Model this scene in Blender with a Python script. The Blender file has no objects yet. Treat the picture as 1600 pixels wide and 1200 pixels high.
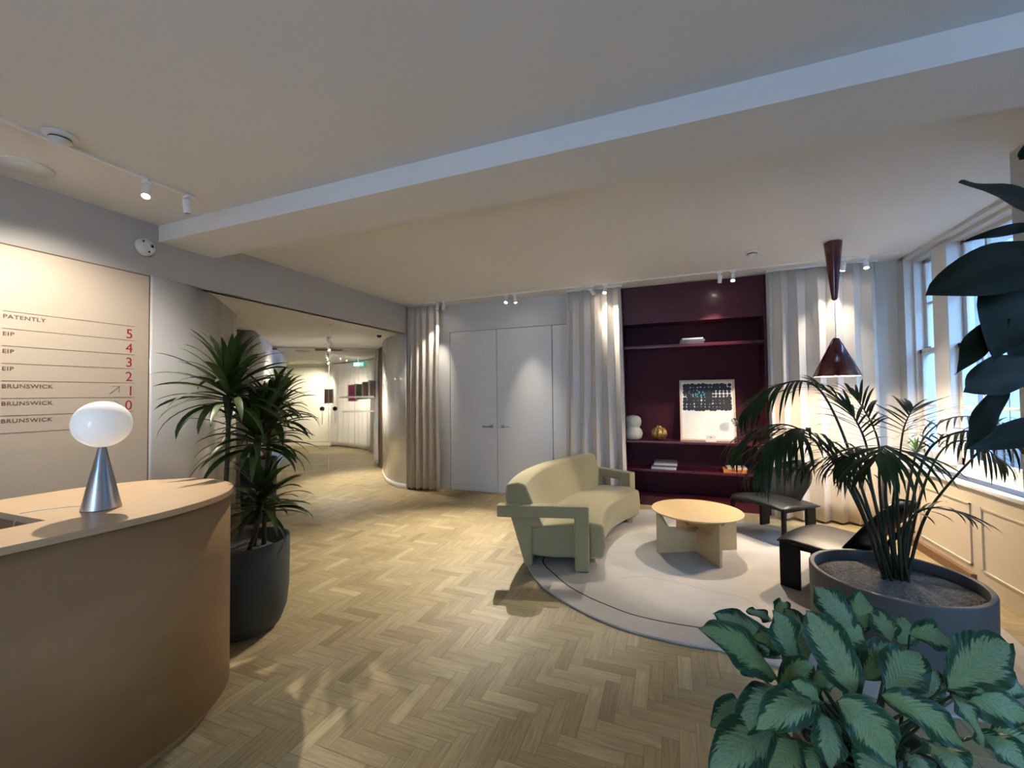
import bpy, bmesh, math, random
from mathutils import Vector, Matrix, Euler, noise
random.seed(7)
S = bpy.context.scene
COL = S.collection
R = math.radians

# ------------------------------------------------------------------ camera
F = 650.0; CAM = Vector((0, 0, 1.5))
YAW = math.atan(250 / F); PITCH = R(1.45); ROLL = R(0.63)
fw = Vector((-math.sin(YAW) * math.cos(PITCH), math.cos(YAW) * math.cos(PITCH), math.sin(PITCH)))
rt = Vector((math.cos(YAW), math.sin(YAW), 0)); up = rt.cross(fw)
RT = math.cos(ROLL) * rt - math.sin(ROLL) * up
UP = math.cos(ROLL) * up + math.sin(ROLL) * rt
cd = bpy.data.cameras.new('camera'); cam = bpy.data.objects.new('camera', cd); COL.objects.link(cam)
cd.sensor_width = 36; cd.sensor_fit = 'HORIZONTAL'; cd.lens = 36 * F / 1600; cd.clip_start = .05
m = Matrix.Identity(4)
for i in range(3): m[i][0] = RT[i]; m[i][1] = UP[i]; m[i][2] = -fw[i]; m[i][3] = CAM[i]
cam.matrix_world = m
S.camera = cam
def pt(x, y, d):                    # a point at depth d in front of the camera along a sight line
    return CAM + d * (fw + (x - 800) / F * RT + (600 - y) / F * UP)

# ------------------------------------------------------------------ world, exposure
S.view_settings.view_transform = 'Standard'; S.view_settings.look = 'None'
S.view_settings.exposure = 1.9; S.view_settings.gamma = 1.0; S.view_settings.use_curve_mapping = False
w = bpy.data.worlds.new('dusk_sky'); S.world = w; w.use_nodes = True
bg = w.node_tree.nodes['Background']; bg.inputs[0].default_value = (.30, .57, 1.0, 1); bg.inputs[1].default_value = 5.5

WARM = (1.0, .91, .77)
def spot_light(loc, target, power, size=50, blend=.6, color=WARM, rad=.02, parent=None):
    l = bpy.data.lights.new('spot_light', 'SPOT'); l.energy = power; l.spot_size = R(size); l.spot_blend = blend
    l.color = color; l.shadow_soft_size = rad
    o = bpy.data.objects.new('spot_light', l); COL.objects.link(o)
    d = Vector(target) - Vector(loc)
    o.matrix_world = Matrix.Translation(loc) @ d.to_track_quat('-Z', 'Y').to_matrix().to_4x4()
    if parent: setparent(o, parent)
    return o
def portal(loc, rot, sx, sy):
    l = bpy.data.lights.new('window_portal', 'AREA'); l.shape = 'RECTANGLE'; l.size = sx; l.size_y = sy
    l.cycles.is_portal = True
    o = bpy.data.objects.new('window_portal', l); COL.objects.link(o); o.location = loc; o.rotation_euler = rot
portal((2.75, 4.5, 1.85), (0, R(90), 0), 2.3, 2.2)
portal((2.75, 1.2, 1.85), (0, R(90), 0), 2.3, 1.5)
portal((-.65, -4.3, 1.5), (R(90), 0, R(180)), 1.2, 2.4)

# ------------------------------------------------------------------ helpers
def setparent(o, p):
    o.parent = p; o.matrix_parent_inverse = p.matrix_basis.inverted()
def thing(name, loc, label, cat, group=None, rz=0):
    o = bpy.data.objects.new(name, None); COL.objects.link(o); o.empty_display_size = .1
    o.matrix_basis = Matrix.Translation(loc) @ Matrix.Rotation(rz, 4, 'Z')
    return tag(o, label, cat, group)
def tag(o, label, cat, group=None):
    o['label'] = label; o['category'] = cat
    if group: o['group'] = group
    return o
def obj(name, bm, mat, parent=None, smooth=False, label=None, world=None, recalc=True):
    if recalc: bmesh.ops.recalc_face_normals(bm, faces=bm.faces[:])
    me = bpy.data.meshes.new(name); bm.to_mesh(me); bm.free()
    if mat: me.materials.append(mat)
    if smooth:
        for p in me.polygons: p.use_smooth = True
    o = bpy.data.objects.new(name, me); COL.objects.link(o)
    if parent: setparent(o, parent)
    if label: o['label'] = label
    return o
def struct(name, bm, mat, parent=None, **k):
    o = obj(name, bm, mat, parent, **k); o['kind'] = 'structure'; return o
def bev(o, wd=.005, seg=2, ang=35):
    md = o.modifiers.new('bevel', 'BEVEL'); md.width = wd; md.segments = seg; md.limit_method = 'ANGLE'; md.angle_limit = R(ang)
    for p in o.data.polygons: p.use_smooth = True
    wn = o.modifiers.new('wn', 'WEIGHTED_NORMAL'); wn.keep_sharp = True
    return o
def sub(o, lv=2):
    md = o.modifiers.new('sub', 'SUBSURF'); md.levels = lv; md.render_levels = lv
    for p in o.data.polygons: p.use_smooth = True
    return o
def solid(o, t, off=-1):
    md = o.modifiers.new('sol', 'SOLIDIFY'); md.thickness = t; md.offset = off; return o
def dup(root, M, label=None, group=None):
    r = root.copy(); COL.objects.link(r); r.matrix_basis = M
    if label: r['label'] = label
    if group: r['group'] = group
    for ch in list(root.children):
        c = ch.copy(); COL.objects.link(c); c.parent = r; c.matrix_parent_inverse = ch.matrix_parent_inverse
        for g in list(ch.children):
            d = g.copy(); COL.objects.link(d); d.parent = c; d.matrix_parent_inverse = g.matrix_parent_inverse
    return r
NB = bmesh.new
def box(bm, x0, x1, y0, y1, z0, z1, M=None):
    vs = [bm.verts.new((x, y, z)) for x in (x0, x1) for y in (y0, y1) for z in (z0, z1)]
    if M:
        for v in vs: v.co = M @ v.co
    for f in ((0, 1, 3, 2), (4, 6, 7, 5), (0, 4, 5, 1), (2, 3, 7, 6), (0, 2, 6, 4), (1, 5, 7, 3)):
        bm.faces.new([vs[i] for i in f])
    return bm
def bx(*a, M=None): return box(NB(), *a, M=M)
def prism(bm, pts, z0, z1, M=None):
    a = [bm.verts.new((p[0], p[1], z0)) for p in pts]; b = [bm.verts.new((p[0], p[1], z1)) for p in pts]
    if M:
        for v in a + b: v.co = M @ v.co
    n = len(pts); bm.faces.new(a[::-1]); bm.faces.new(b)
    for i in range(n): bm.faces.new((a[i], a[(i + 1) % n], b[(i + 1) % n], b[i]))
    return bm
def lathe(bm, prof, c=(0, 0, 0), seg=48, M=None, ribs=0, rib_amp=0):
    rings = []
    for r, z in prof:
        if r < 1e-5: vs = [bm.verts.new((c[0], c[1], c[2] + z))]
        else:
            vs = []
            for i in range(seg):
                a = 2 * math.pi * i / seg
                rr = r * (1 + rib_amp * abs(math.cos(a * ribs / 2)) - rib_amp) if ribs else r
                vs.append(bm.verts.new((c[0] + rr * math.cos(a), c[1] + rr * math.sin(a), c[2] + z)))
        if M:
            for v in vs: v.co = M @ v.co
        rings.append(vs)
    for a, b in zip(rings, rings[1:]):
        if len(a) == 1 and len(b) == 1: continue
        for i in range(seg):
            j = (i + 1) % seg
            if len(a) == 1: bm.faces.new((a[0], b[j], b[i]))
            elif len(b) == 1: bm.faces.new((a[i], a[j], b[0]))
            else: bm.faces.new((a[i], a[j], b[j], b[i]))
    if len(rings[0]) > 1: bm.faces.new(rings[0][::-1])
    if len(rings[-1]) > 1: bm.faces.new(rings[-1])
    return bm
def tube(bm, pts, rad, seg=8, cap=True):
    pts = [Vector(p) for p in pts]; rings = []
    if not hasattr(rad, '__len__'): rad = [rad] * len(pts)
    u = None
    for i, p in enumerate(pts):
        t = (pts[min(i + 1, len(pts) - 1)] - pts[max(i - 1, 0)]).normalized()
        if u is None:
            u = t.cross(Vector((0, 0, 1)))
            if u.length < .1: u = t.cross(Vector((0, 1, 0)))
        u = (u - t * u.dot(t)).normalized(); v = t.cross(u)
        rings.append([bm.verts.new(p + rad[i] * (math.cos(2 * math.pi * k / seg) * u + math.sin(2 * math.pi * k / seg) * v)) for k in range(seg)])
    for a, b in zip(rings, rings[1:]):
        for k in range(seg): bm.faces.new((a[k], a[(k + 1) % seg], b[(k + 1) % seg], b[k]))
    if cap: bm.faces.new(rings[0][::-1]); bm.faces.new(rings[-1])
    return bm
def bez(p0, p1, p2, n):
    p0, p1, p2 = Vector(p0), Vector(p1), Vector(p2)
    return [(1 - t) ** 2 * p0 + 2 * t * (1 - t) * p1 + t * t * p2 for t in [i / n for i in range(n + 1)]]
def catmull(P, n=8, closed=True):
    out = []; N = len(P)
    for i in range(N if closed else N - 1):
        g = (lambda k: Vector(P[k % N])) if closed else (lambda k: Vector(P[max(0, min(N - 1, k))]))
        a, b, c, d = g(i - 1), g(i), g(i + 1), g(i + 2)
        for k in range(n):
            t = k / n
            out.append(.5 * ((2 * b) + (c - a) * t + (2 * a - 5 * b + 4 * c - d) * t * t + (3 * b - a - 3 * c + d) * t ** 3))
    if not closed: out.append(Vector(P[-1]))
    return out

# ------------------------------------------------------------------ materials
def mat(name, col, rough=.5, metal=0, bump=None, var=None, coat=0, spec=.5, sheen=0, emit=None, estr=0, stretch=None, uv=False, trans=0):
    mt = bpy.data.materials.new(name); mt.use_nodes = True
    nt = mt.node_tree; N = nt.nodes; L = nt.links; b = N['Principled BSDF']
    b.inputs['Base Color'].default_value = (*col, 1); b.inputs['Roughness'].default_value = rough
    b.inputs['Metallic'].default_value = metal; b.inputs['Coat Weight'].default_value = coat; b.inputs['Coat Roughness'].default_value = .12
    b.inputs['Specular IOR Level'].default_value = spec; b.inputs['Sheen Weight'].default_value = sheen
    b.inputs['Transmission Weight'].default_value = trans
    if emit: b.inputs['Emission Color'].default_value = (*emit, 1); b.inputs['Emission Strength'].default_value = estr
    tc = N.new('ShaderNodeTexCoord'); mp = N.new('ShaderNodeMapping'); L.new(tc.outputs['UV' if uv else 'Object'], mp.inputs[0])
    if stretch: mp.inputs['Scale'].default_value = stretch
    if var:     # (scale, amount)
        nz = N.new('ShaderNodeTexNoise'); nz.inputs['Scale'].default_value = var[0]; nz.inputs['Detail'].default_value = 5
        L.new(mp.outputs[0], nz.inputs['Vector'])
        mr = N.new('ShaderNodeMapRange'); mr.inputs[1].default_value = .3; mr.inputs[2].default_value = .7
        mr.inputs[3].default_value = 1 - var[1]; mr.inputs[4].default_value = 1 + var[1]
        L.new(nz.outputs[0], mr.inputs[0])
        mx = N.new('ShaderNodeMix'); mx.data_type = 'RGBA'; mx.blend_type = 'MULTIPLY'; mx.inputs[0].default_value = 1
        mx.inputs[6].default_value = (*col, 1); L.new(mr.outputs[0], mx.inputs[7]); L.new(mx.outputs[2], b.inputs['Base Color'])
    if bump:    # (scale, strength, distance)
        n2 = N.new('ShaderNodeTexNoise'); n2.inputs['Scale'].default_value = bump[0]; n2.inputs['Detail'].default_value = 4
        L.new(mp.outputs[0], n2.inputs['Vector'])
        bp = N.new('ShaderNodeBump'); bp.inputs['Strength'].default_value = bump[1]; bp.inputs['Distance'].default_value = bump[2]
        L.new(n2.outputs[0], bp.inputs['Height']); L.new(bp.outputs[0], b.inputs['Normal'])
    return mt
M = {}
M['ceiling'] = mat('ceiling_paint', (.72, .70, .67), .9, bump=(60, .1, .002), var=(1.2, .015))
M['wall'] = mat('wall_paint', (.60, .59, .57), .85, bump=(80, .1, .002))
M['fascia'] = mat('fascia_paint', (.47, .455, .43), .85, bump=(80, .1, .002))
M['door'] = mat('white_lacquer', (.68, .665, .64), .38, bump=(150, .04, .001))
M['gloss'] = mat('gloss_white_panel', (.70, .70, .69), .16, coat=.6, bump=(2.2, .05, .02))
M['gap'] = mat('shadow_gap', (.02, .02, .02), .9)
M['sign'] = mat('sign_board', (.56, .47, .37), .75, bump=(200, .15, .001), var=(120, .03))
M['ink'] = mat('sign_ink_brown', (.16, .10, .085), .6)
M['ink_red'] = mat('sign_ink_red', (.38, .03, .05), .6)
M['curtain'] = mat('curtain_linen', (.56, .51, .45), .85, bump=(300, .25, .001), var=(90, .05), sheen=.2)
M['burgundy'] = mat('burgundy_lacquer', (.055, .0055, .013), .36, spec=.35, var=(6, .1), coat=.15)
M['burgundy_back'] = mat('burgundy_back_panel', (.052, .007, .014), .6, spec=.2, var=(8, .1))
M['oak'] = mat('pale_oak_veneer', (.58, .40, .20), .38, var=(14, .12), stretch=(1.5, 14, 14), coat=.1)
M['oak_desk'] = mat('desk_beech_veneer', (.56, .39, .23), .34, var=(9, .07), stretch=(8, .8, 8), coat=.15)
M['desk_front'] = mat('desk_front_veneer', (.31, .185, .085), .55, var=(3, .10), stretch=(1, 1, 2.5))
M['desk_edge'] = mat('desk_edge', (.46, .33, .21), .5)
M['sofa'] = mat('olive_wool', (.315, .272, .138), .9, bump=(450, .4, .0015), var=(260, .12), sheen=.25)
M['rug'] = mat('rug_wool', (.41, .38, .345), .95, bump=(220, .5, .003), var=(5, .05))
M['rug_line'] = mat('rug_maroon_line', (.055, .008, .018), .95)
M['rug_grey'] = mat('rug_grey_line', (.30, .28, .26), .95)
M['black'] = mat('black_stained_ash', (.005, .005, .006), .5, spec=.15, var=(30, .2))
M['leather'] = mat('black_leather', (.007, .008, .009), .42, bump=(160, .15, .001), spec=.22)
M['steel'] = mat('brushed_steel', (.42, .42, .44), .28, metal=1, bump=(40, .12, .001), stretch=(12, 12, .3))
M['chrome'] = mat('chrome', (.8, .8, .82), .06, metal=1)
M['opal'] = mat('opal_glass', (.90, .90, .88), .2, emit=(1, .93, .82), estr=.07)
M['white'] = mat('white_metal', (.80, .79, .77), .4)
M['whiteplastic'] = mat('white_plastic', (.72, .72, .70), .35)
M['dark'] = mat('dark_lens', (.01, .01, .012), .1)
M['track'] = mat('track_grey', (.46, .42, .38), .5)
M['glow'] = mat('lamp_glow', (1, 1, 1), .5, emit=(1, .86, .68), estr=30)
M['pot'] = mat('charcoal_stone_pot', (.035, .042, .043), .65, bump=(60, .15, .002), var=(12, .1))
M['planter'] = mat('slate_planter', (.085, .084, .085), .6, bump=(60, .15, .002), var=(9, .1))
M['gravel'] = mat('grey_gravel', (.15, .14, .13), .95, bump=(70, 1, .03), var=(60, .35))
M['trunk'] = mat('plant_stem', (.055, .05, .028), .7, bump=(60, .4, .004), var=(30, .3))
M['frond_stem'] = mat('frond_stem', (.020, .022, .010), .6, spec=.25)
M['pendant'] = mat('burgundy_enamel', (.085, .006, .014), .22, coat=.5)
M['inner'] = mat('shade_inside_white', (.85, .83, .8), .5)
M['frame_paint'] = mat('window_paint', (.60, .58, .55), .45)
M['cream'] = mat('cream_panelling', (.60, .53, .43), .5, bump=(60, .05, .001))
M['sill'] = mat('sill_paint', (.72, .72, .73), .35)
M['strip_dark'] = mat('dark_sill_strip', (.03, .03, .035), .5)
M['skirt'] = mat('oak_skirting', (.17, .09, .045), .45)
def leaf_mat(name, c1, c2, rough=.35, sc=6, spec=.35):
    mt = mat(name, c1, rough, var=(sc, .25), spec=spec); nt = mt.node_tree; N = nt.nodes; L = nt.links; b = N['Principled BSDF']
    at = N.new('ShaderNodeAttribute'); at.attribute_name = 'tone'
    src = b.inputs['Base Color'].links[0].from_socket
    mx = N.new('ShaderNodeMix'); mx.data_type = 'RGBA'; L.new(at.outputs['Fac'], mx.inputs[0]); L.new(src, mx.inputs[6]); mx.inputs[7].default_value = (*c2, 1)
    L.new(mx.outputs[2], b.inputs['Base Color'])
    return mt
M['dracaena'] = leaf_mat('dracaena_leaf', (.018, .040, .009), (.065, .105, .025), .42)
M['dracaena2'] = leaf_mat('dracaena_leaf_bright', (.03, .08, .015), (.14, .24, .045), .38)
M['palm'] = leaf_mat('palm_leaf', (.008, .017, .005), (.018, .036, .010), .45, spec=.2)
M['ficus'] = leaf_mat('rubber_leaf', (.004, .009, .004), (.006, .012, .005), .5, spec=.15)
def aglao():
    mt = mat('variegated_leaf', (.1, .2, .1), .45, spec=.3); nt = mt.node_tree; N = nt.nodes; L = nt.links; b = N['Principled BSDF']
    uv = N.new('ShaderNodeUVMap'); uv.uv_map = 'UVMap'
    sp = N.new('ShaderNodeSeparateXYZ'); L.new(uv.outputs[0], sp.inputs[0])
    def mth(op, a, bb=None, c=None):
        n = N.new('ShaderNodeMath'); n.operation = op
        for i, q in enumerate((a, bb, c)):
            if q is None: continue
            if isinstance(q, (int, float)): n.inputs[i].default_value = q
            else: L.new(q, n.inputs[i])
        return n.outputs[0]
    av = mth('ABSOLUTE', sp.outputs[1])
    # streaks follow the side veins: slanted coordinate u - .35|v|
    sl = mth('SUBTRACT', sp.outputs[0], mth('MULTIPLY', av, .35))
    at = N.new('ShaderNodeAttribute'); at.attribute_name = 'tone'
    cb = N.new('ShaderNodeCombineXYZ'); L.new(mth('MULTIPLY', sl, 22), cb.inputs[0]); L.new(mth('MULTIPLY', sp.outputs[1], 2.2), cb.inputs[1]); L.new(mth('MULTIPLY', at.outputs['Fac'], 50), cb.inputs[2])
    nz = N.new('ShaderNodeTexNoise'); nz.inputs['Scale'].default_value = 1; nz.inputs['Detail'].default_value = 3; L.new(cb.outputs[0], nz.inputs[0])
    edge = mth('ADD', av, mth('MULTIPLY', mth('SUBTRACT', nz.outputs[0], .5), 1.1))
    def ramp(x, a, c):
        r = N.new('ShaderNodeMapRange'); r.inputs[1].default_value = a; r.inputs[2].default_value = c; L.new(x, r.inputs[0]); return r.outputs[0]
    f1 = ramp(edge, .52, .64)
    def mix(f, a, c):
        mx = N.new('ShaderNodeMix'); mx.data_type = 'RGBA'; L.new(f, mx.inputs[0])
        for i, q in ((6, a), (7, c)):
            if isinstance(q, tuple): mx.inputs[i].default_value = (*q, 1)
            else: L.new(q, mx.inputs[i])
        return mx.outputs[2]
    light = mix(at.outputs['Fac'], (.20, .28, .155), (.18, .27, .09))
    n2 = N.new('ShaderNodeTexNoise'); n2.inputs['Scale'].default_value = 3; L.new(cb.outputs[0], n2.inputs[0])
    light = mix(ramp(n2.outputs[0], .45, .75), light, (.09, .155, .08))
    c = mix(f1, light, (.012, .050, .022))
    c = mix(ramp(edge, .92, 1.1), c, (.04, .12, .05))
    c = mix(ramp(av, .05, .02), c, (.13, .25, .14))
    L.new(c, b.inputs['Base Color'])
    bp = N.new('ShaderNodeBump'); bp.inputs['Strength'].default_value = .18; bp.inputs['Distance'].default_value = .003
    L.new(mth('SINE', mth('MULTIPLY', sl, 75)), bp.inputs['Height']); L.new(bp.outputs[0], b.inputs['Normal'])
    return mt
M['aglaonema'] = aglao()
def parquet():
    mt = mat('oak_parquet', (.4, .3, .17), .3); nt = mt.node_tree; N = nt.nodes; L = nt.links; b = N['Principled BSDF']
    at = N.new('ShaderNodeAttribute'); at.attribute_name = 'tone'
    uv = N.new('ShaderNodeUVMap'); uv.uv_map = 'UVMap'
    mp = N.new('ShaderNodeMapping'); mp.inputs['Scale'].default_value = (5, 60, 1); L.new(uv.outputs[0], mp.inputs[0])
    nz = N.new('ShaderNodeTexNoise'); nz.inputs['Scale'].default_value = 1; nz.inputs['Detail'].default_value = 6; nz.inputs['Distortion'].default_value = 1.2
    L.new(mp.outputs[0], nz.inputs[0])
    cr = N.new('ShaderNodeValToRGB'); L.new(at.outputs['Fac'], cr.inputs[0]); e = cr.color_ramp.elements
    e[0].position = 0; e[0].color = (.24, .178, .088, 1); e[1].position = 1; e[1].color = (.43, .352, .20, 1)
    for p, c in ((.25, (.30, .229, .12, 1)), (.7, (.355, .277, .152, 1))):
        q = e.new(p); q.color = c
    mr = N.new('ShaderNodeMapRange'); mr.inputs[1].default_value = .3; mr.inputs[2].default_value = .7; mr.inputs[3].default_value = .78; mr.inputs[4].default_value = 1.14
    L.new(nz.outputs[0], mr.inputs[0])
    mx = N.new('ShaderNodeMix'); mx.data_type = 'RGBA'; mx.blend_type = 'MULTIPLY'; mx.inputs[0].default_value = 1
    L.new(cr.outputs[0], mx.inputs[6]); L.new(mr.outputs[0], mx.inputs[7]); L.new(mx.outputs[2], b.inputs['Base Color'])
    b.inputs['Roughness'].default_value = .47; b.inputs['Specular IOR Level'].default_value = .35
    bp = N.new('ShaderNodeBump'); bp.inputs['Strength'].default_value = .12; bp.inputs['Distance'].default_value = .002
    L.new(nz.outputs[0], bp.inputs['Height']); L.new(bp.outputs[0], b.inputs['Normal'])
    return mt
M['parquet'] = parquet()
M['grout'] = mat('parquet_gap', (.10, .07, .04), .8)
def glass():
    mt = bpy.data.materials.new('clear_glass'); mt.use_nodes = True; nt = mt.node_tree; nt.nodes.clear()
    o = nt.nodes.new('ShaderNodeOutputMaterial'); t = nt.nodes.new('ShaderNodeBsdfTransparent'); g = nt.nodes.new('ShaderNodeBsdfGlossy')
    t.inputs[0].default_value = (.94, .96, .97, 1); g.inputs['Roughness'].default_value = .01
    f = nt.nodes.new('ShaderNodeLayerWeight'); f.inputs[0].default_value = .5      # Schlick reflectance from the facing angle
    pw = nt.nodes.new('ShaderNodeMath'); pw.operation = 'POWER'; pw.inputs[1].default_value = 4.5; nt.links.new(f.outputs['Facing'], pw.inputs[0])
    ad = nt.nodes.new('ShaderNodeMath'); ad.operation = 'MULTIPLY_ADD'; ad.inputs[1].default_value = .7; ad.inputs[2].default_value = .035; nt.links.new(pw.outputs[0], ad.inputs[0])
    mx = nt.nodes.new('ShaderNodeMixShader'); nt.links.new(ad.outputs[0], mx.inputs[0]); nt.links.new(t.outputs[0], mx.inputs[1]); nt.links.new(g.outputs[0], mx.inputs[2])
    nt.links.new(mx.outputs[0], o.inputs[0]); return mt
M['glass'] = glass()

# ------------------------------------------------------------------ the room
CH = 2.95; LH = 2.51; XL = -4.0; XR = 2.37; YB = 5.87; YF = -4.0
# floor: herringbone blocks as one mesh
def build_floor():
    bm = NB(); W = .07; uvl = bm.loops.layers.uv.new('UVMap'); tn = bm.verts.layers.float.new('tone')
    def inside(x, y):
        if -4.6 < x < 2.5 and YF - .1 < y < YB + .3: return y > -.4
        return -14.5 < x <= -4.0 and 1.5 < y < 12.2
    rnd = random.Random(3)
    def plank(x0, y0, lx, ly):
        if not inside(x0, y0): return
        t = min(1, max(0, rnd.gauss(.47, .22))); ou, ov = rnd.random() * 40, rnd.random() * 40; g = .0007
        vs = [bm.verts.new(p) for p in ((x0 + g, y0 + g, 0), (x0 + lx - g, y0 + g, 0), (x0 + lx - g, y0 + ly - g, 0), (x0 + g, y0 + ly - g, 0))]
        for v in vs: v[tn] = t
        f = bm.faces.new(vs); uv = ((0, 0), (lx, 0), (lx, ly), (0, ly)) if lx > ly else ((0, 0), (0, lx), (ly, lx), (ly, 0))
        for l, (u, v) in zip(f.loops, uv): l[uvl].uv = (u + ou, v + ov)
    for i in range(-210, 40):
        for j in range(-60, 176):
            k = (i - j) % 8
            if k == 0: plank(i * W, j * W, 4 * W, W)
            elif k == 7: plank(i * W, j * W, W, 4 * W)
    o = struct('floor', bm, M['parquet'], recalc=False)
    bm = NB(); box(bm, -14.6, 2.6, YF - .2, 12.3, -.1, -.0015)
    b = obj('subfloor', bm, M['grout'], o); return o
build_floor()
def hbox(name, m, *a, **k): return struct(name, bx(*a), m, **k)
hbox('ceiling', M['ceiling'], XL - .1, XR + .7, YF - .2, 7.0, CH, CH + .15)
hbox('trim_beam', M['ceiling'], XL, XR, 2.17, 2.62, 2.812, CH + .02)
hbox('trim_bulkhead', M['fascia'], XL - .12, XL, YF, 5.9, LH, CH + .02)
hbox('ceiling_corridor', M['ceiling'], -14.6, XL - .06, YF, 12.3, LH, LH + .12)
# back wall around the double door and the shelf recess
SX0, SX1 = -.65, 1.10
bm = NB(); T = .55
box(bm, XL - .05, -3.325, YB, YB + T, 0, CH); box(bm, -3.325, -1.345, YB, YB + T, 2.512, CH)
box(bm, -1.345, SX0, YB, YB + T, 0, CH); box(bm, SX1, XR + .35, YB, YB + T, 0, CH); box(bm, SX0, SX1, YB + T - .04, YB + T, 0, CH)
struct('wall_back', bm, M['wall'])
hbox('trim_door_recess', M['gap'], -3.325, -1.345, YB + .06, YB + .10, 0, 2.512)
def door_leaf(name, x0, x1):
    d = struct(name, bx(x0, x1, YB + .003, YB + .045, .098, 2.506), M['door']); bev(d, .002)
    sk = obj('skirting', bx(x0, x1, YB - .001, YB + .045, .004, .094), M['door'], d); bev(sk, .002)
    return d
d1 = door_leaf('door_1', -3.318, -2.512); d2 = door_leaf('door_2', -2.504, -1.632); d3 = door_leaf('door_3', -1.622, -1.350)
def handle(x, s, d):
    bm = NB(); box(bm, x - .024, x + .024, YB - .006, YB + .003, .99, 1.04)
    tube(bm, [(x, YB, 1.015), (x, YB - .05, 1.015)], .009, 12); o = obj('handle_rose', bm, M['steel'], d)
    bm = NB(); tube(bm, [(x, YB - .05, 1.015), (x + s * .02, YB - .052, 1.015), (x + s * .13, YB - .052, 1.015)], .0085, 12); obj('door_handle', bm, M['steel'], d, smooth=True)
handle(-2.60, -1, d1); handle(-2.42, 1, d2)

# left wall with sign panel
hbox('wall_left', M['wall'], XL - .12, XL - .02, YF, 2.1, 0, LH)
# right wall with window openings and pier
WX = 2.37
bm = NB()
box(bm, WX, WX + .235, 5.80, YB + T, 0, CH)                   # beyond window
box(bm, WX, WX + .235, 3.0, 5.80, 0, .76)
box(bm, WX, WX + .235, 3.0, 5.80, 2.915, CH)
box(bm, WX, WX + .235, 1.9, 3.0, 0, CH); box(bm, WX, WX + .235, .5, 1.9, 0, .76); box(bm, WX, WX + .235, .5, 1.9, 2.9, CH)
box(bm, WX, WX + .235, YF, .5, 0, CH)
struct('wall_right', bm, M['wall'])
hbox('trim_pier', M['fascia'], 1.965, WX, 2.35, 3.46, 0, CH)
bm = NB(); box(bm, XL - .1, -1.2, YF - .15, YF, 0, CH); box(bm, -.1, XR + .3, YF - .15, YF, 0, CH); box(bm, -1.2, -.1, YF - .15, YF, 2.7, CH); box(bm, -1.2, -.1, YF - .15, YF, 0, .3)
struct('wall_front', bm, M['wall'])

# windows
def window(name, x, y0, y1, z0, z1, mulls, lights, zr, bars):
    """outer frame, mullions; lights = list of (ya, yb, muntin ys)"""
    fr = NB(); D = .16
    box(fr, x - .06, x + .06 + .04, y0, y1, z0 - .05, z0 + .012); box(fr, x - .06, x + .1, y0, y1, z1 - .01, z1 + .035)
    box(fr, x - .06, x + .1, y0, y0 + .03, z0, z1); box(fr, x - .06, x + .1, y1 - .03, y1, z0, z1)
    for a, b in mulls: box(fr, x - .09, x + .1, a, b, z0, z1)
    o = struct(name, fr, M['frame_paint']); bev(o, .006)
    for ya, yb, mu in lights:
        for dx, a, b, nm in ((0.02, zr - .02, z1, 'upper_sash'), (-.03, z0, zr + .03, 'lower_sash')):
            s = NB(); st = .045
            box(s, x + dx, x + dx + .04, ya, ya + st, a, b); box(s, x + dx, x + dx + .04, yb - st, yb, a, b)
            box(s, x + dx, x + dx + .04, ya, yb, a, a + .05 + (.03 if dx < 0 else 0)); box(s, x + dx, x + dx + .04, ya, yb, b - .05, b)
            for q in mu: box(s, x + dx + .005, x + dx + .035, q - .012, q + .012, a, b)
            for q in bars:
                if a + .1 < q < b - .1: box(s, x + dx + .005, x + dx + .035, ya, yb, q - .012, q + .012)
            so = obj(nm, s, M['frame_paint'], o); bev(so, .004, 1)
            obj('pane', bx(x + dx + .018, x + dx + .022, ya + .03, yb - .03, a + .03, b - .03), M['glass'], so)
        hn = NB()
        box(hn, x - .06, x - .03, (ya + yb) / 2 - .02, (ya + yb) / 2 + .02, zr + .03, zr + .045); obj('sash_catch', hn, M['steel'], o)
    return o
window('window_1', 2.50, 3.0, 5.72, .80, 2.885, [(5.06, 5.30), (3.38, 3.60)], [(5.30, 5.69, []), (3.60, 5.06, [4.75, 3.95]), (3.03, 3.38, [])], 1.90, [2.41, 1.34])
window('window_2', 2.50, .5, 1.9, .80, 2.88, [], [(.53, 1.87, [1.2])], 1.90, [2.41, 1.34])
bm = NB()
for a in (-1.2, -.15): box(bm, a, a + .05, YF - .1, YF - .05, .3, 2.7)
box(bm, -1.2, -.1, YF - .1, YF - .05, .3, .36); box(bm, -1.2, -.1, YF - .1, YF - .05, 2.64, 2.7)
w3 = struct('window_3', bm, M['frame_paint']); obj('pane', bx(-1.16, -.14, YF - .08, YF - .075, .34, 2.66), M['glass'], w3)

# panelled radiator casing under the window with its sill
PX = 2.16; PY0 = 3.46; PY1 = 5.74
rc = thing('radiator_casing', (PX, 4.6, 0), 'cream panelled casing under the window sill', 'casing')
o = obj('casing_body', bx(PX, WX, PY0 + .005, PY1, 0, .735), M['cream'], rc)
bm = NB()
for a, b in ((3.5, 4.22), (4.34, 5.06), (5.16, 5.68)):
    for (y0, y1, z0, z1) in ((a, b, .60, .612), (a, b, .13, .142), (a, a + .012, .13, .612), (b - .012, b, .13, .612)):
        box(bm, PX - .010, PX, y0, y1, z0, z1)
obj('panel_moulding', bm, M['cream'], rc)
sl = obj('sill_board', bx(PX - .03, 2.44, PY0 + .005, 5.79, .735, .765), M['sill'], rc); bev(sl, .006)
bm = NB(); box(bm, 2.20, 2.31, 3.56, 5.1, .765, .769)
obj('sill_strip', bm, M['strip_dark'], rc)  # thin dark strip lying along the sill board
obj('skirting', bx(PX - .035, PX, 4.30, PY1, 0, .075), M['skirt'], rc)
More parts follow.
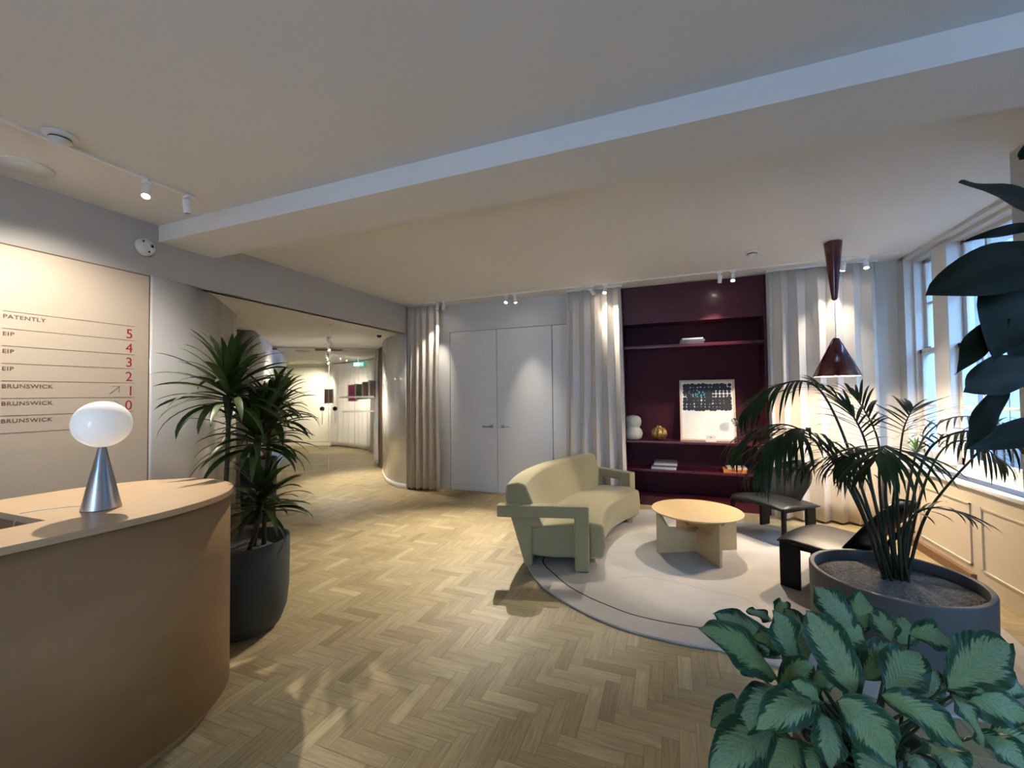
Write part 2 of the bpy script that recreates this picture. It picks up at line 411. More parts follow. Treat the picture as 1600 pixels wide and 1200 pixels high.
hbox('baseboard_pier', M['wall'], 1.95, 1.965, 2.35, 3.46, 0, .1)
hbox('trim_window_reveal', M['wall'], WX, 2.45, 5.72, 5.80, .74, CH)

# corridor beyond the opening: curved glossy walls
def wall_strip(name, pts, z0, z1, m, th=.04, n=6, **k):
    P = catmull([(p[0], p[1], 0) for p in pts], n, False) if n > 1 else [Vector((p[0], p[1], 0)) for p in pts]
    bm = NB(); A = [bm.verts.new((p.x, p.y, z0)) for p in P]; B = [bm.verts.new((p.x, p.y, z1)) for p in P]
    for i in range(len(P) - 1): bm.faces.new((A[i], A[i + 1], B[i + 1], B[i]))
    o = struct(name, bm, m, smooth=True, recalc=False, **k); solid(o, th, 1 if k.get('off') else 0); return o
wall_strip('wall_curved_left', [(-4.0, 2.105), (-4.02, 2.30), (-4.08, 2.52), (-4.22, 2.74), (-4.45, 2.98), (-4.72, 3.26), (-4.97, 3.51)], 0, LH, M['gloss'])
wall_strip('wall_pier_corridor', [(-5.6, 3.95), (-6.1, 4.31), (-5.87, 4.42)], 0, LH, M['fascia'], n=1)
wall_strip('wall_corridor', [(-5.87, 4.42), (-9.35, 7.95)], 0, LH, M['wall'], n=1)
wall_strip('wall_corridor_return', [(-4.97, 3.51), (-5.6, 3.2), (-5.6, 3.95)], 0, LH, M['wall'], n=1)
wall_strip('wall_corridor_end', [(-9.35, 7.95), (-12.4, 7.9), (-13.8, 9.2), (-12.6, 9.85)], 0, LH, M['wall'], n=1)
RW = [(-3.99, 5.66), (-4.25, 5.74), (-4.60, 5.98), (-4.95, 6.32), (-5.25, 6.66), (-5.50, 6.98)]
wall_strip('wall_curved_right', RW, .085, LH, M['gloss'])
wall_strip('baseboard_curved', RW, 0, .08, M['gloss'], th=.05)
wall_strip('trim_dark_reveal', [(-5.50, 6.99), (-5.78, 7.22)], 0, LH, M['skirt'], n=1)
wall_strip('wall_behind_curtain', [(-5.50, 6.98), (-6.6, 8.7), (-8.0, 10.0), (-10.0, 10.8), (-12.6, 9.85)], 0, LH, M['wall'], n=1)
wall_strip('wall_light_seal', [(-4.02, 5.80), (-4.02, 12.25), (-14.55, 12.25), (-14.55, 1.45), (-4.05, 1.45)], -.05, LH + .1, M['wall'], n=1)  # unseen outer shell added to keep sky light from leaking in
# white cupboards at the end of the corridor
cb = thing('cupboard_wall', (-11.4, 9.85, 0), 'pale cream full-height cupboard doors at the far end of the corridor', 'cupboard')
def seg_box(bm, a, b, z0, z1, th):
    a = Vector((a[0], a[1], 0)); b = Vector((b[0], b[1], 0)); d = (b - a); n = Vector((-d.y, d.x, 0)).normalized() * th
    prism(bm, [a, b, b + n, a + n], z0, z1); return bm
CA, CB, CC = Vector((-9.75, 9.95)), Vector((-11.25, 9.55)), Vector((-12.9, 9.15))
M['cup'] = mat('cream_cupboard', (.66, .62, .48), .35)
def lerp(a, b, t): return a + (b - a) * t
for (a, b) in ((CA, lerp(CA, CB, .985)), (lerp(CA, CB, 1.015), CC)):
    dd = obj('cupboard_door', seg_box(NB(), b, a, .12, 2.42, .04), M['cup'], cb)
obj('plinth', seg_box(NB(), CC, CA, 0, .11, .03), M['cup'], cb)
obj('top_rail', seg_box(NB(), CC, CA, 2.43, LH, .04), M['cup'], cb)
obj('cupboard_body', seg_box(NB(), CC + Vector((0, .06)), CA + Vector((0, .06)), 0, LH, .05), M['gap'], cb)

# curtains
def curtain(name, path, z0, z1, wl, amp, label, seed=1, group=None, flare=1.15):
    rnd = random.Random(seed)
    P = catmull([(p[0], p[1], 0) for p in path], 24, False) if len(path) > 2 else [Vector((*path[0], 0)).lerp(Vector((*path[1], 0)), i / 60) for i in range(61)]
    L = [0]
    for a, b in zip(P, P[1:]): L.append(L[-1] + (b - a).length)
    tot = L[-1]; n = max(40, int(tot / .008)); rows = 14; nf = max(2, round(tot / wl))
    # folds of uneven width and depth
    ws = [rnd.uniform(.65, 1.35) for _ in range(nf)]; s = sum(ws); cum = [0]
    for q in ws: cum.append(cum[-1] + q / s)
    am = [rnd.uniform(.65, 1.15) for _ in range(nf + 1)]
    bm = NB(); G = []
    for r in range(rows + 1):
        v = r / rows; z = z1 + (z0 - z1) * v; row = []
        for i in range(n + 1):
            t = i / n; d = t * tot; k = 0
            while k < len(L) - 2 and L[k + 1] < d: k += 1
            f = (d - L[k]) / max(1e-6, L[k + 1] - L[k]); p = P[k].lerp(P[k + 1], f); tg = (P[k + 1] - P[k]).normalized(); nr = Vector((-tg.y, tg.x, 0))
            c = 0
            while c < nf - 1 and cum[c + 1] < t: c += 1
            ph = (t - cum[c]) / (cum[c + 1] - cum[c]); A = am[c] * (1 - ph) + am[c + 1] * ph
            s_ = math.sin(2 * math.pi * ph); off = amp * A * (s_ * .8 + .25 * math.copysign(abs(s_) ** .5, s_)) * (.55 + .45 * min(1, v * 3))
            off += .012 * noise.noise(Vector((d * 3, z * 1.1, seed)))
            lat = .012 * noise.noise(Vector((d * 5, z * .9, seed + 9))) + amp * .25 * math.sin(4 * math.pi * ph)
            wd = (t - .5) * tot * (flare - 1) * v
            q = p + nr * off + tg * (lat + wd); row.append(bm.verts.new((q.x, q.y, z + (.006 * math.sin(2 * math.pi * ph) if r == rows else 0))))
        G.append(row)
    for a, b in zip(G, G[1:]):
        for i in range(n): bm.faces.new((a[i], a[i + 1], b[i + 1], b[i]))
    o = obj(name, bm, M['curtain'], smooth=True, recalc=False); solid(o, .004)
    return tag(o, label, 'curtain', group)
curtain('curtain', [(-3.96, 5.64), (-3.42, 5.68)], .03, 2.925, .115, .042, 'pale linen curtain hanging left of the white double doors', 3, 'floor-length linen curtains of the lounge', 1.06)
curtain('curtain', [(-1.36, 5.72), (-.62, 5.72)], .03, 2.93, .15, .045, 'pale linen curtain between white doors and burgundy shelving', 5, 'floor-length linen curtains of the lounge', 1.12)
curtain('curtain', [(1.10, 5.72), (2.12, 5.72)], .03, 2.925, .175, .055, 'pale linen curtain between burgundy shelving and the window wall', 11, 'floor-length linen curtains of the lounge', 1.0)
curtain('curtain', [(-5.86, 7.26), (-6.35, 8.05), (-7.1, 8.75), (-8.1, 9.4), (-9.0, 9.75), (-9.9, 9.93)], .03, 2.49, .34, .12, 'long curved linen curtain lining the far corridor', 21, None, 1.0)
for nm, a, b in (('curtain_rail', (-3.98, 5.68), (-3.38, 5.68)), ('curtain_rail', (-1.36, 5.72), (-.60, 5.72)), ('curtain_rail', (1.08, 5.72), (2.15, 5.72))):
    o = obj(nm, bx(a[0], b[0], a[1] - .012, a[1] + .012, 2.93, CH), M['white'])
    tag(o, {-3.98: 'thin white ceiling rail above the curtain left of the doors', -1.36: 'thin white ceiling rail above the curtain beside the doors, left of the shelving', 1.08: 'thin white ceiling rail above the curtain nearest the window'}[a[0]], 'curtain rail', 'ceiling curtain rails')

# ------------------------------------------------------------------ burgundy shelving in its recess
sh = thing('bookshelf', (.225, 6.1, 0), 'built-in dark burgundy bookshelf set in the back wall between two curtains', 'bookshelf')
g = .004; YS = YB - .01; YE = YB + .36
for a, b in ((SX0 + g, SX0 + .035), (SX1 - .035, SX1 - g)): o = obj('side_panel', bx(a, b, YS, YE, 0, CH - .012), M['burgundy'], sh); bev(o, .002, 1)
obj('back_panel', bx(SX0 + .03, SX1 - .03, YE - .02, YE, 0, CH - .012), M['burgundy_back'], sh)
o = obj('header_panel', bx(SX0 + .035, SX1 - .035, YS + .01, YS + .035, 2.46, CH - .012), M['burgundy'], sh)
o = obj('header_underside', bx(SX0 + .035, SX1 - .035, YS + .01, YE - .02, 2.435, 2.46), M['burgundy'], sh)
for z in (2.14, .862, .485):
    dz = .04 if z > 1 else .03
    o = obj('shelf', bx(SX0 + .035, SX1 - .035, YS + (.0 if z > 1 else -.02), YE - .02, z - dz, z), M['burgundy'], sh); bev(o, .002, 1)
o = obj('plinth', bx(SX0 + .035, SX1 - .035, YS + .03, YE - .02, 0, .12), M['burgundy'], sh)

# things on the shelves
def ellip(bm, c, rx, rz, seg=32, n=12):
    return lathe(bm, [(rx * math.sin(math.pi * i / n), -rz * math.cos(math.pi * i / n)) for i in range(n + 1)], c, seg)
M['celadon'] = mat('speckled_celadon_glaze', (.46, .46, .40), .12, coat=.5, var=(40, .12))
bm = NB(); lathe(bm, [(.001, 0), (.085, .0), (.118, .03), (.130, .085), (.115, .135), (.088, .165), (.086, .170), (.105, .195), (.116, .245), (.105, .295), (.07, .325), (.035, .332), (.03, .33), (.028, .25), (.001, .25)], (-.515, 5.99, .863), 40)
tag(obj('gourd_vase', bm, M['celadon'], smooth=True), 'white double-bulb ceramic vase at the left end of the middle shelf', 'vase')
M['gold'] = mat('bronze_glaze', (.33, .20, .07), .25, metal=.75)
bm = NB(); lathe(bm, [(.001, 0), (.05, 0), (.09, .03), (.105, .08), (.098, .13), (.07, .165), (.04, .175), (.034, .195), (.03, .195), (.028, .16), (.001, .15)], (-.175, 5.99, .863), 64, ribs=8, rib_amp=.22)
tag(obj('ribbed_vase', bm, M['gold'], smooth=True), 'small ribbed bronze vase left of the framed print', 'vase')
# framed print
fr = thing('framed_print', (.43, 6.1, .863), 'pale wood framed print with black dot rows and blue marks, leaning on the middle shelf', 'picture')
tilt = Matrix.Translation((.43, 6.04, .864)) @ Matrix.Rotation(R(-7), 4, 'X')
w2, hh = .335, .81
M['frame_wood'] = mat('pale_maple_frame', (.62, .46, .32), .4, var=(20, .08), stretch=(1, 1, .1))
M['paper'] = mat('print_paper', (.74, .74, .68), .6, var=(7, .04))
bm = NB()
for a in ((-w2, w2, 0, .03, 0, .022), (-w2, w2, 0, .03, hh - .022, hh), (-w2, -w2 + .022, 0, .03, .022, hh - .022), (w2 - .022, w2, 0, .03, .022, hh - .022)): box(bm, *a, M=tilt)
obj('frame', bm, M['frame_wood'], fr)
obj('print_sheet', bx(-w2 + .02, w2 - .02, .014, .024, .02, hh - .02, M=tilt), M['paper'], fr)
M['dotblack'] = mat('print_black', (.015, .015, .017), .5)
M['dotblue'] = mat('print_blue', (.03, .42, .55), .5)
bm = NB(); rnd = random.Random(4)
def disc(bm, x, z, r, y=.0125, n=14, M_=tilt, sx=1):
    vs = [bm.verts.new(M_ @ Vector((x + sx * r * math.cos(2 * math.pi * k / n), y, z + r * math.sin(2 * math.pi * k / n)))) for k in range(n)]; bm.faces.new(vs)
NX, NZ = 13, 8
for i in range(NX):
    for j in range(NZ):
        x = -.27 + .54 * i / (NX - 1); z = .425 + .31 * j / (NZ - 1)
        clean = i > 7 and j in (4, 5)
        r = .0195 if clean else rnd.uniform(.0235, .033)
        if i < 3 and j in (4, 5) and rnd.random() < .5: r = .015
        disc(bm, x + (0 if clean else rnd.uniform(-.006, .006)), z + (0 if clean else rnd.uniform(-.005, .005)), r, y=.0132 - .0002 * ((i + j) % 3))
obj('black_dots', bm, M['dotblack'], fr, recalc=False)
for i, j, r in ((4, 5, .018), (5, 5, .016), (4.5, 4, .016), (5.3, 4.2, .014), (3, 4.4, .014), (3.1, 3.9, .01)):
    bm = NB(); disc(bm, -.27 + .54 * i / 12, .425 + .31 * j / 7, r, y=.0118, sx=.6); obj('blue_mark', bm, M['dotblue'], fr, recalc=False)
# small card stand
cs = thing('card_stand', (.455, 5.93, .863), 'small clear stand with a pale card in front of the framed print', 'card stand')
M['acr'] = mat('clear_acrylic', (.9, .92, .92), .08, trans=.6); M['card'] = mat('pale_card', (.62, .60, .57), .5)
obj('stand_base', bx(.39, .52, 5.90, 5.97, .863, .869), M['acr'], cs)
obj('card', bx(.395, .515, 5.935, 5.939, .869, .945), M['card'], cs); obj('card_emblem', bx(.445, .465, 5.932, 5.935, .915, .925), M['ink'], cs)
# chrome sculpture: two faceted lumps on a rod
sc_ = thing('chrome_sculpture', (.745, 5.93, .863), 'small faceted chrome sculpture on the middle shelf right of the print', 'sculpture')
def lump(c, r, seed):
    bm = NB(); bmesh.ops.create_icosphere(bm, subdivisions=2, radius=r); rn = random.Random(seed)
    for v in bm.verts: v.co = v.co * rn.uniform(.72, 1.15) + Vector(c)
    return bm
obj('faceted_head', lump((.735, 5.93, 1.125), .050, 2), M['chrome'], sc_)
obj('faceted_foot', lump((.745, 5.93, .892), .030, 4), M['chrome'], sc_)
bm = NB(); tube(bm, [(.745, 5.93, .885), (.742, 5.93, 1.0), (.735, 5.93, 1.10)], .004, 8); obj('rod', bm, M['chrome'], sc_)
def book(x, y, z, L, W_, H, col, label, grp, rz=0, spine=None):
    t = thing('book', (x, y, z), label, 'book', grp, rz)
    ck = ('cover', col)
    if ck not in M: M[ck] = mat('book_cover', col, .35)
    if 'pages' not in M: M['pages'] = mat('book_pages', (.62, .60, .54), .8)
    Mx = Matrix.Translation((x, y, z)) @ Matrix.Rotation(rz, 4, 'Z')
    bm = NB(); c = .0025
    box(bm, -L / 2, L / 2, -W_ / 2, W_ / 2, 0, c, M=Mx); box(bm, -L / 2, L / 2, -W_ / 2, W_ / 2, H - c, H, M=Mx); box(bm, -L / 2, L / 2, -W_ / 2, -W_ / 2 + c, c, H - c, M=Mx)
    obj('cover', bm, M[ck], t)
    obj('pages', bx(-L / 2 + .004, L / 2 - .004, -W_ / 2 + .003, W_ / 2 - .004, c, H - c, M=Mx), M['pages'], t)
    if spine: obj('spine_title', bx(-L / 4, L / 4, -W_ / 2 - .001, -W_ / 2, H * .35, H * .65, M=Mx), M[spine], t)
gt, gl, go = 'books stacked on the top shelf', 'books stacked flat on the lower shelf', 'books on the lower shelf behind the palm'
z = 2.141
for i, (L, H, c, lb) in enumerate(((.29, .030, (.05, .05, .055), 'dark book, bottom of the stack on the top shelf'), (.30, .026, (.07, .06, .065), 'charcoal book, middle of the stack on the top shelf'), (.25, .018, (.45, .43, .42), 'pale slim book, top of the stack on the top shelf'))):
    book(.25 + .01 * i, 6.02, z, L, .21, H, c, lb, gt, R(2 - 3 * i)); z += H + .0006
z = .486
for i, (L, H, c, lb) in enumerate(((.31, .030, (.45, .46, .48), 'light grey book, bottom of the stack on the lower shelf'), (.30, .022, (.06, .06, .07), 'black book, second from the bottom of the lower shelf stack'), (.29, .026, (.50, .50, .50), 'pale book, third from the bottom of the lower shelf stack'), (.28, .020, (.10, .10, .11), 'dark book lying topmost on the lower shelf stack'))):
    book(-.12 + .008 * i, 6.0, z, L, .22, H, c, lb, gl, R(-2 + 2 * i)); z += H + .0006
book(.72, 6.0, .486, .26, .2, .042, (.62, .22, .05), 'orange book lying on the lower shelf behind the palm fronds', go, 0, 'ink_red')
book(.74, 6.0, .5287, .22, .18, .022, (.55, .52, .42), 'cream book on top of the orange book on the lower shelf', go, R(4))

# ------------------------------------------------------------------ directory sign
def text_mesh(name, s, size, loc, m, parent, xs=1.0, bold=0):
    cu = bpy.data.curves.new(name, 'FONT'); cu.body = s; cu.size = size; cu.extrude = .0006; cu.offset = bold; cu.space_character = 1.12
    t = bpy.data.objects.new(name, cu)
    COL.objects.link(t); bpy.context.view_layer.update()
    me = bpy.data.meshes.new_from_object(t.evaluated_get(bpy.context.evaluated_depsgraph_get()))
    bpy.data.objects.remove(t); bpy.data.curves.remove(cu)
    # text x axis -> +Y on the wall, seen from the room
    Rm = Matrix(((0, 0, 1, loc[0]), (1, 0, 0, loc[1]), (0, 1, 0, loc[2]), (0, 0, 0, 1))) @ Matrix.Diagonal((xs, 1, 1, 1))
    me.transform(Rm); me.materials.clear(); me.materials.append(m)
    o = bpy.data.objects.new(name, me); COL.objects.link(o); setparent(o, parent); return o
sg = thing('directory_sign', (-3.985, 1.0, 0), 'tall beige floor directory board listing floors in brown and red lettering', 'sign')
o = obj('board', bx(XL - .018, -3.985, -.9, 2.098, .02, 2.50), M['sign'], sg)
obj('edge_trim', bx(XL - .018, -3.983, 2.098, 2.104, .02, 2.506), M['skirt'], sg)
obj('top_shadow_trim', bx(XL - .018, -3.984, -.9, 2.104, 2.50, 2.508), M['skirt'], sg)
SXP = -3.984
zl = [2.073 - .1123 * i for i in range(8)]
bm = NB()
for z in zl: box(bm, SXP - .001, SXP + .0008, 1.303, 2.005, z - .0012, z + .0012)
obj('rule_lines', bm, M['ink'], sg)
for i, (nm, no) in enumerate((('PATENTLY', '5'), ('EIP', '4'), ('EIP', '3'), ('EIP', '2'), ('BRUNSWICK', '1'), ('BRUNSWICK', '0'), ('BRUNSWICK', '-1'))):
    text_mesh('tenant_name', nm, .036, (SXP, 1.303, zl[i] - .046), M['ink'], sg, 1.05, .0006)
    if no != '-1': text_mesh('floor_number', no, .105, (SXP, 1.945 if no != '1' else 1.957, zl[i] - .097), M['ink_red'], sg, .92)
    else: text_mesh('floor_number', '-1', .105, (SXP, 1.925, zl[i] - .097), M['ink_red'], sg, .92)
def arrow(pts):
    bm = NB()
    for a, b in pts:
        tube(bm, [(SXP + .0005, a[0], a[1]), (SXP + .0005, b[0], b[1])], .0013, 6)
    return bm
y0, z0 = 1.849, 1.538; y1, z1 = 1.908, 1.597
obj('arrow_mark', arrow([((y0, z0), (y1, z1)), ((y1 - .05, z1), (y1, z1)), ((y1, z1 - .05), (y1, z1))]), M['ink'], sg)
z1 = zl[5] - .056
obj('arrow_mark', arrow([((1.83, z1), (1.915, z1)), ((1.88, z1 + .035), (1.915, z1)), ((1.88, z1 - .035), (1.915, z1))]), M['ink'], sg)

# ------------------------------------------------------------------ reception desk
ZT = 1.03
outer = [(-2.10, -1.2), (-2.075, -.2), (-2.04, .35), (-2.005, .70), (-1.98, .95), (-1.985, 1.18), (-2.06, 1.40), (-2.22, 1.565), (-2.44, 1.64), (-2.66, 1.62), (-2.84, 1.48), (-2.95, 1.25), (-2.97, .98)]
oc = [p for p in catmull([(x, y, 0) for x, y in outer], 8, False)]
def inset(pts, d):
    out = []
    for i, p in enumerate(pts):
        a = pts[max(i - 1, 0)]; b = pts[min(i + 1, len(pts) - 1)]; t = (b - a).normalized(); out.append(p + Vector((-t.y, t.x, 0)) * d)
    return out
dk = thing('reception_desk', (-2.4, .6, 0), 'curved pale wood reception desk with a rounded end in the left foreground', 'desk')
tail = [Vector((-2.97, .87, 0)), Vector((-2.29, .87, 0)), Vector((-2.36, -1.2, 0))]
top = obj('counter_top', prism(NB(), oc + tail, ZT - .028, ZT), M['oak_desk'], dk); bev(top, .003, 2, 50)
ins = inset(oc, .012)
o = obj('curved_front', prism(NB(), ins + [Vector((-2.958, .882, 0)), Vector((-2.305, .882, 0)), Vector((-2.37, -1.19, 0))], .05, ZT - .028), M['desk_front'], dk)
for p in o.data.polygons: p.use_smooth = abs(p.normal.z) < .5 and p.area < .2
pl = inset(oc, .05)
obj('plinth', prism(NB(), pl + [Vector((-2.92, .92, 0)), Vector((-2.34, .92, 0)), Vector((-2.37, -1.15, 0))], 0, .05), M['desk_front'], dk)
obj('inner_worktop', bx(-3.1, -2.31, -1.1, .868, .70, .73), M['dark'], dk)
obj('worktop_panel', bx(-3.1, -3.08, -1.1, .868, 0, .70), M['desk_front'], dk)

# table lamp on the desk
lc = Vector((-2.30, 1.045, ZT))
lp = thing('table_lamp', lc, 'table lamp with opal glass ball on a brushed steel cone, on the reception desk', 'lamp')
bm = NB(); lathe(bm, [(.001, .001), (.066, .001), (.066, .004), (.0135, .262), (.012, .266), (.001, .267)], lc, 64); o = obj('cone_base', bm, M['steel'], lp, smooth=True); 
for p in o.data.polygons: p.use_smooth = p.normal.z > -.5
bm = NB(); ellip(bm, lc + Vector((0, 0, .362)), .099, .099, 48, 24); obj('glass_globe', bm, M['opal'], lp, smooth=True)
bm = NB(); tube(bm, [lc + Vector(p) for p in ((-.06, -.01, .004), (-.10, .0, .004), (-.16, -.035, .004), (-.20, -.09, .004), (-.21, -.165, .004), (-.215, -.18, -.03), (-.216, -.182, -.2))], .0022, 6)
obj('power_cord', bm, M['whiteplastic'], lp, smooth=True)

# ------------------------------------------------------------------ rug
rugP = [(-1.30, 4.15), (-1.262, 3.60), (-1.035, 3.20), (-.80, 2.985), (-.55, 2.83), (-.30, 2.735), (0, 2.70), (.30, 2.70), (.65, 2.62), (1.05, 2.52), (1.45, 2.60), (1.75, 2.95), (1.88, 3.45), (1.88, 4.1), (1.72, 4.65), (1.35, 5.05), (.95, 5.33), (.55, 5.54), (0.1, 5.62), (-.4, 5.58), (-.85, 5.35), (-1.18, 4.85)]
rp = catmull([(x, y, 0) for x, y in rugP], 8)
rg = thing('area_rug', (.2, 4.1, 0), 'pale grey-beige rounded rug with a thin maroon line, under the sofa and table', 'rug')
o = obj('rug_pile', prism(NB(), rp, .0, .016), M['rug'], rg); bev(o, .005, 2, 60)
def ribbon(pts, wd, z):
    bm = NB(); A = []; B = []
    for i, p in enumerate(pts):
        a = pts[max(i - 1, 0)]; b = pts[min(i + 1, len(pts) - 1)]; t = (b - a).normalized(); n = Vector((-t.y, t.x, 0)) * wd / 2
        A.append(bm.verts.new((p.x + n.x, p.y + n.y, z))); B.append(bm.verts.new((p.x - n.x, p.y - n.y, z)))
    for i in range(len(pts) - 1): bm.faces.new((A[i], B[i], B[i + 1], A[i + 1]))
    return bm
ln = catmull([(x, y, 0) for x, y in ((-1.14, 3.95), (-1.10, 3.58), (-.93, 3.35), (-.766, 3.18), (-.60, 3.065), (-.448, 2.99), (-.30, 2.93), (-.147, 2.905), (.0, 2.90), (.11, 2.905), (.45, 2.92), (.9, 2.80), (1.3, 2.78), (1.58, 3.05), (1.7, 3.5))], 6, False)
obj('maroon_line', ribbon(ln, .012, .0166), M['rug_line'], rg)
gl_ = catmull([(x, y, 0) for x, y in ((-.43, 3.44), (-.25, 3.55), (0, 3.53), (.25, 3.46), (.45, 3.42), (.52, 3.30), (.60, 3.17), (.72, 3.10))], 6, False)
obj('grey_line', ribbon(gl_, .007, .0166), M['rug_grey'], rg)

# ------------------------------------------------------------------ curved sofa
SC = Vector((1.33, 4.09, 0)); A0, A1 = R(194.2), R(150.5)
sf = thing('curved_sofa', (-.95, 4.4, .016), 'olive curved sofa with open blocky arms on the rug', 'sofa')
def sweep(prof, a0, a1, n=28):
    bm = NB(); rings = []
    for i in range(n + 1):
        a = a0 + (a1 - a0) * i / n
        rings.append([bm.verts.new((SC.x + r * math.cos(a), SC.y + r * math.sin(a), z)) for r, z in prof])
    k = len(prof)
    for A, B in zip(rings, rings[1:]):
        for j in range(k): bm.faces.new((A[j], A[(j + 1) % k], B[(j + 1) % k], B[j]))
    bm.faces.new(rings[0][::-1]); bm.faces.new(rings[-1]); return bm
o = obj('seat', sweep([(1.965, .085), (1.94, .20), (1.955, .375), (2.10, .400), (2.35, .375), (2.60, .345), (2.58, .10), (2.40, .085)], A0, A1), M['sofa'], sf); bev(o, .028, 4, 40)
o = obj('backrest', sweep([(2.46, .345), (2.50, .43), (2.62, .715), (2.685, .735), (2.785, .715), (2.80, .60), (2.63, .020), (2.565, .020), (2.565, .345)], A0 + R(.6), A1 - R(.4)), M['sofa'], sf); bev(o, .02, 4, 30)
def arm(a, s):
    d = Vector((math.cos(a), math.sin(a), 0)); n = Vector((-math.sin(a), math.cos(a), 0)) * s
    Mx = Matrix(((d.x, n.x, 0, SC.x), (d.y, n.y, 0, SC.y), (0, 0, 1, 0), (0, 0, 0, 1)))
    # side profile in (r,z), extruded along n
    prof = [(2.085, .018), (2.205, .018), (2.205, .455), (2.86, .455), (2.86, .555), (2.085, .555)]
    bm = NB(); lo = [bm.verts.new(Mx @ Vector((r, 0, z))) for r, z in prof]; hi = [bm.verts.new(Mx @ Vector((r, .105, z))) for r, z in prof]
    bm.faces.new(lo); bm.faces.new(hi[::-1]); k = len(prof)
    for j in range(k): bm.faces.new((lo[j], lo[(j + 1) % k], hi[(j + 1) % k], hi[j]))
    o = obj('armrest', bm, M['sofa'], sf); bev(o, .012, 3, 40)
arm(A0, 1); arm(A1, -1)
for a, r in ((A0 - R(4), 2.05), (A1 + R(3), 2.02), (R(172), 2.05)):
    c = SC + r * Vector((math.cos(a), math.sin(a), 0))
    obj('foot', bx(c.x - .03, c.x + .03, c.y - .03, c.y + .03, .017, .10), M['oak'], sf)

# ------------------------------------------------------------------ coffee table
tc = Vector((.19, 4.29, .017))
tb = thing('coffee_table', tc, 'round pale oak coffee table on crossed panels, on the rug', 'table')
bm = NB(); lathe(bm, [(.001, .362), (.37, .362), (.395, .372), (.398, .379), (.396, .384), (.001, .384)], tc, 96)
o = obj('table_top', bm, M['oak'], tb, smooth=True); bev(o, .001, 1, 30)
def cross_panel(ang, hw, dz=0):
    n = 20; prof = [(-hw, 0), (hw, 0), (hw, .362), (hw - .045, .362)]
    a = hw - .045
    for i in range(1, n): 
        t = math.pi * i / n; prof.append((a * math.cos(t), .362 - .185 * math.sin(t) ** .8))
    prof += [(-a, .362), (-hw, .362)]
    Mx = Matrix.Translation(tc) @ Matrix.Rotation(ang, 4, 'Z')
    bm = NB(); th = .011
    A = [bm.verts.new(Mx @ Vector((x, -th, z))) for x, z in prof]; B = [bm.verts.new(Mx @ Vector((x, th, z))) for x, z in prof]
    bm.faces.new(A); bm.faces.new(B[::-1]); k = len(prof)
    for j in range(k): bm.faces.new((A[j], A[(j + 1) % k], B[(j + 1) % k], B[j]))
    bmesh.ops.triangulate(bm, faces=[f for f in bm.faces if len(f.verts) > 4])
    return obj('base_panel', bm, M['oak'], tb)
cross_panel(R(26), .385); cross_panel(R(116), .385)

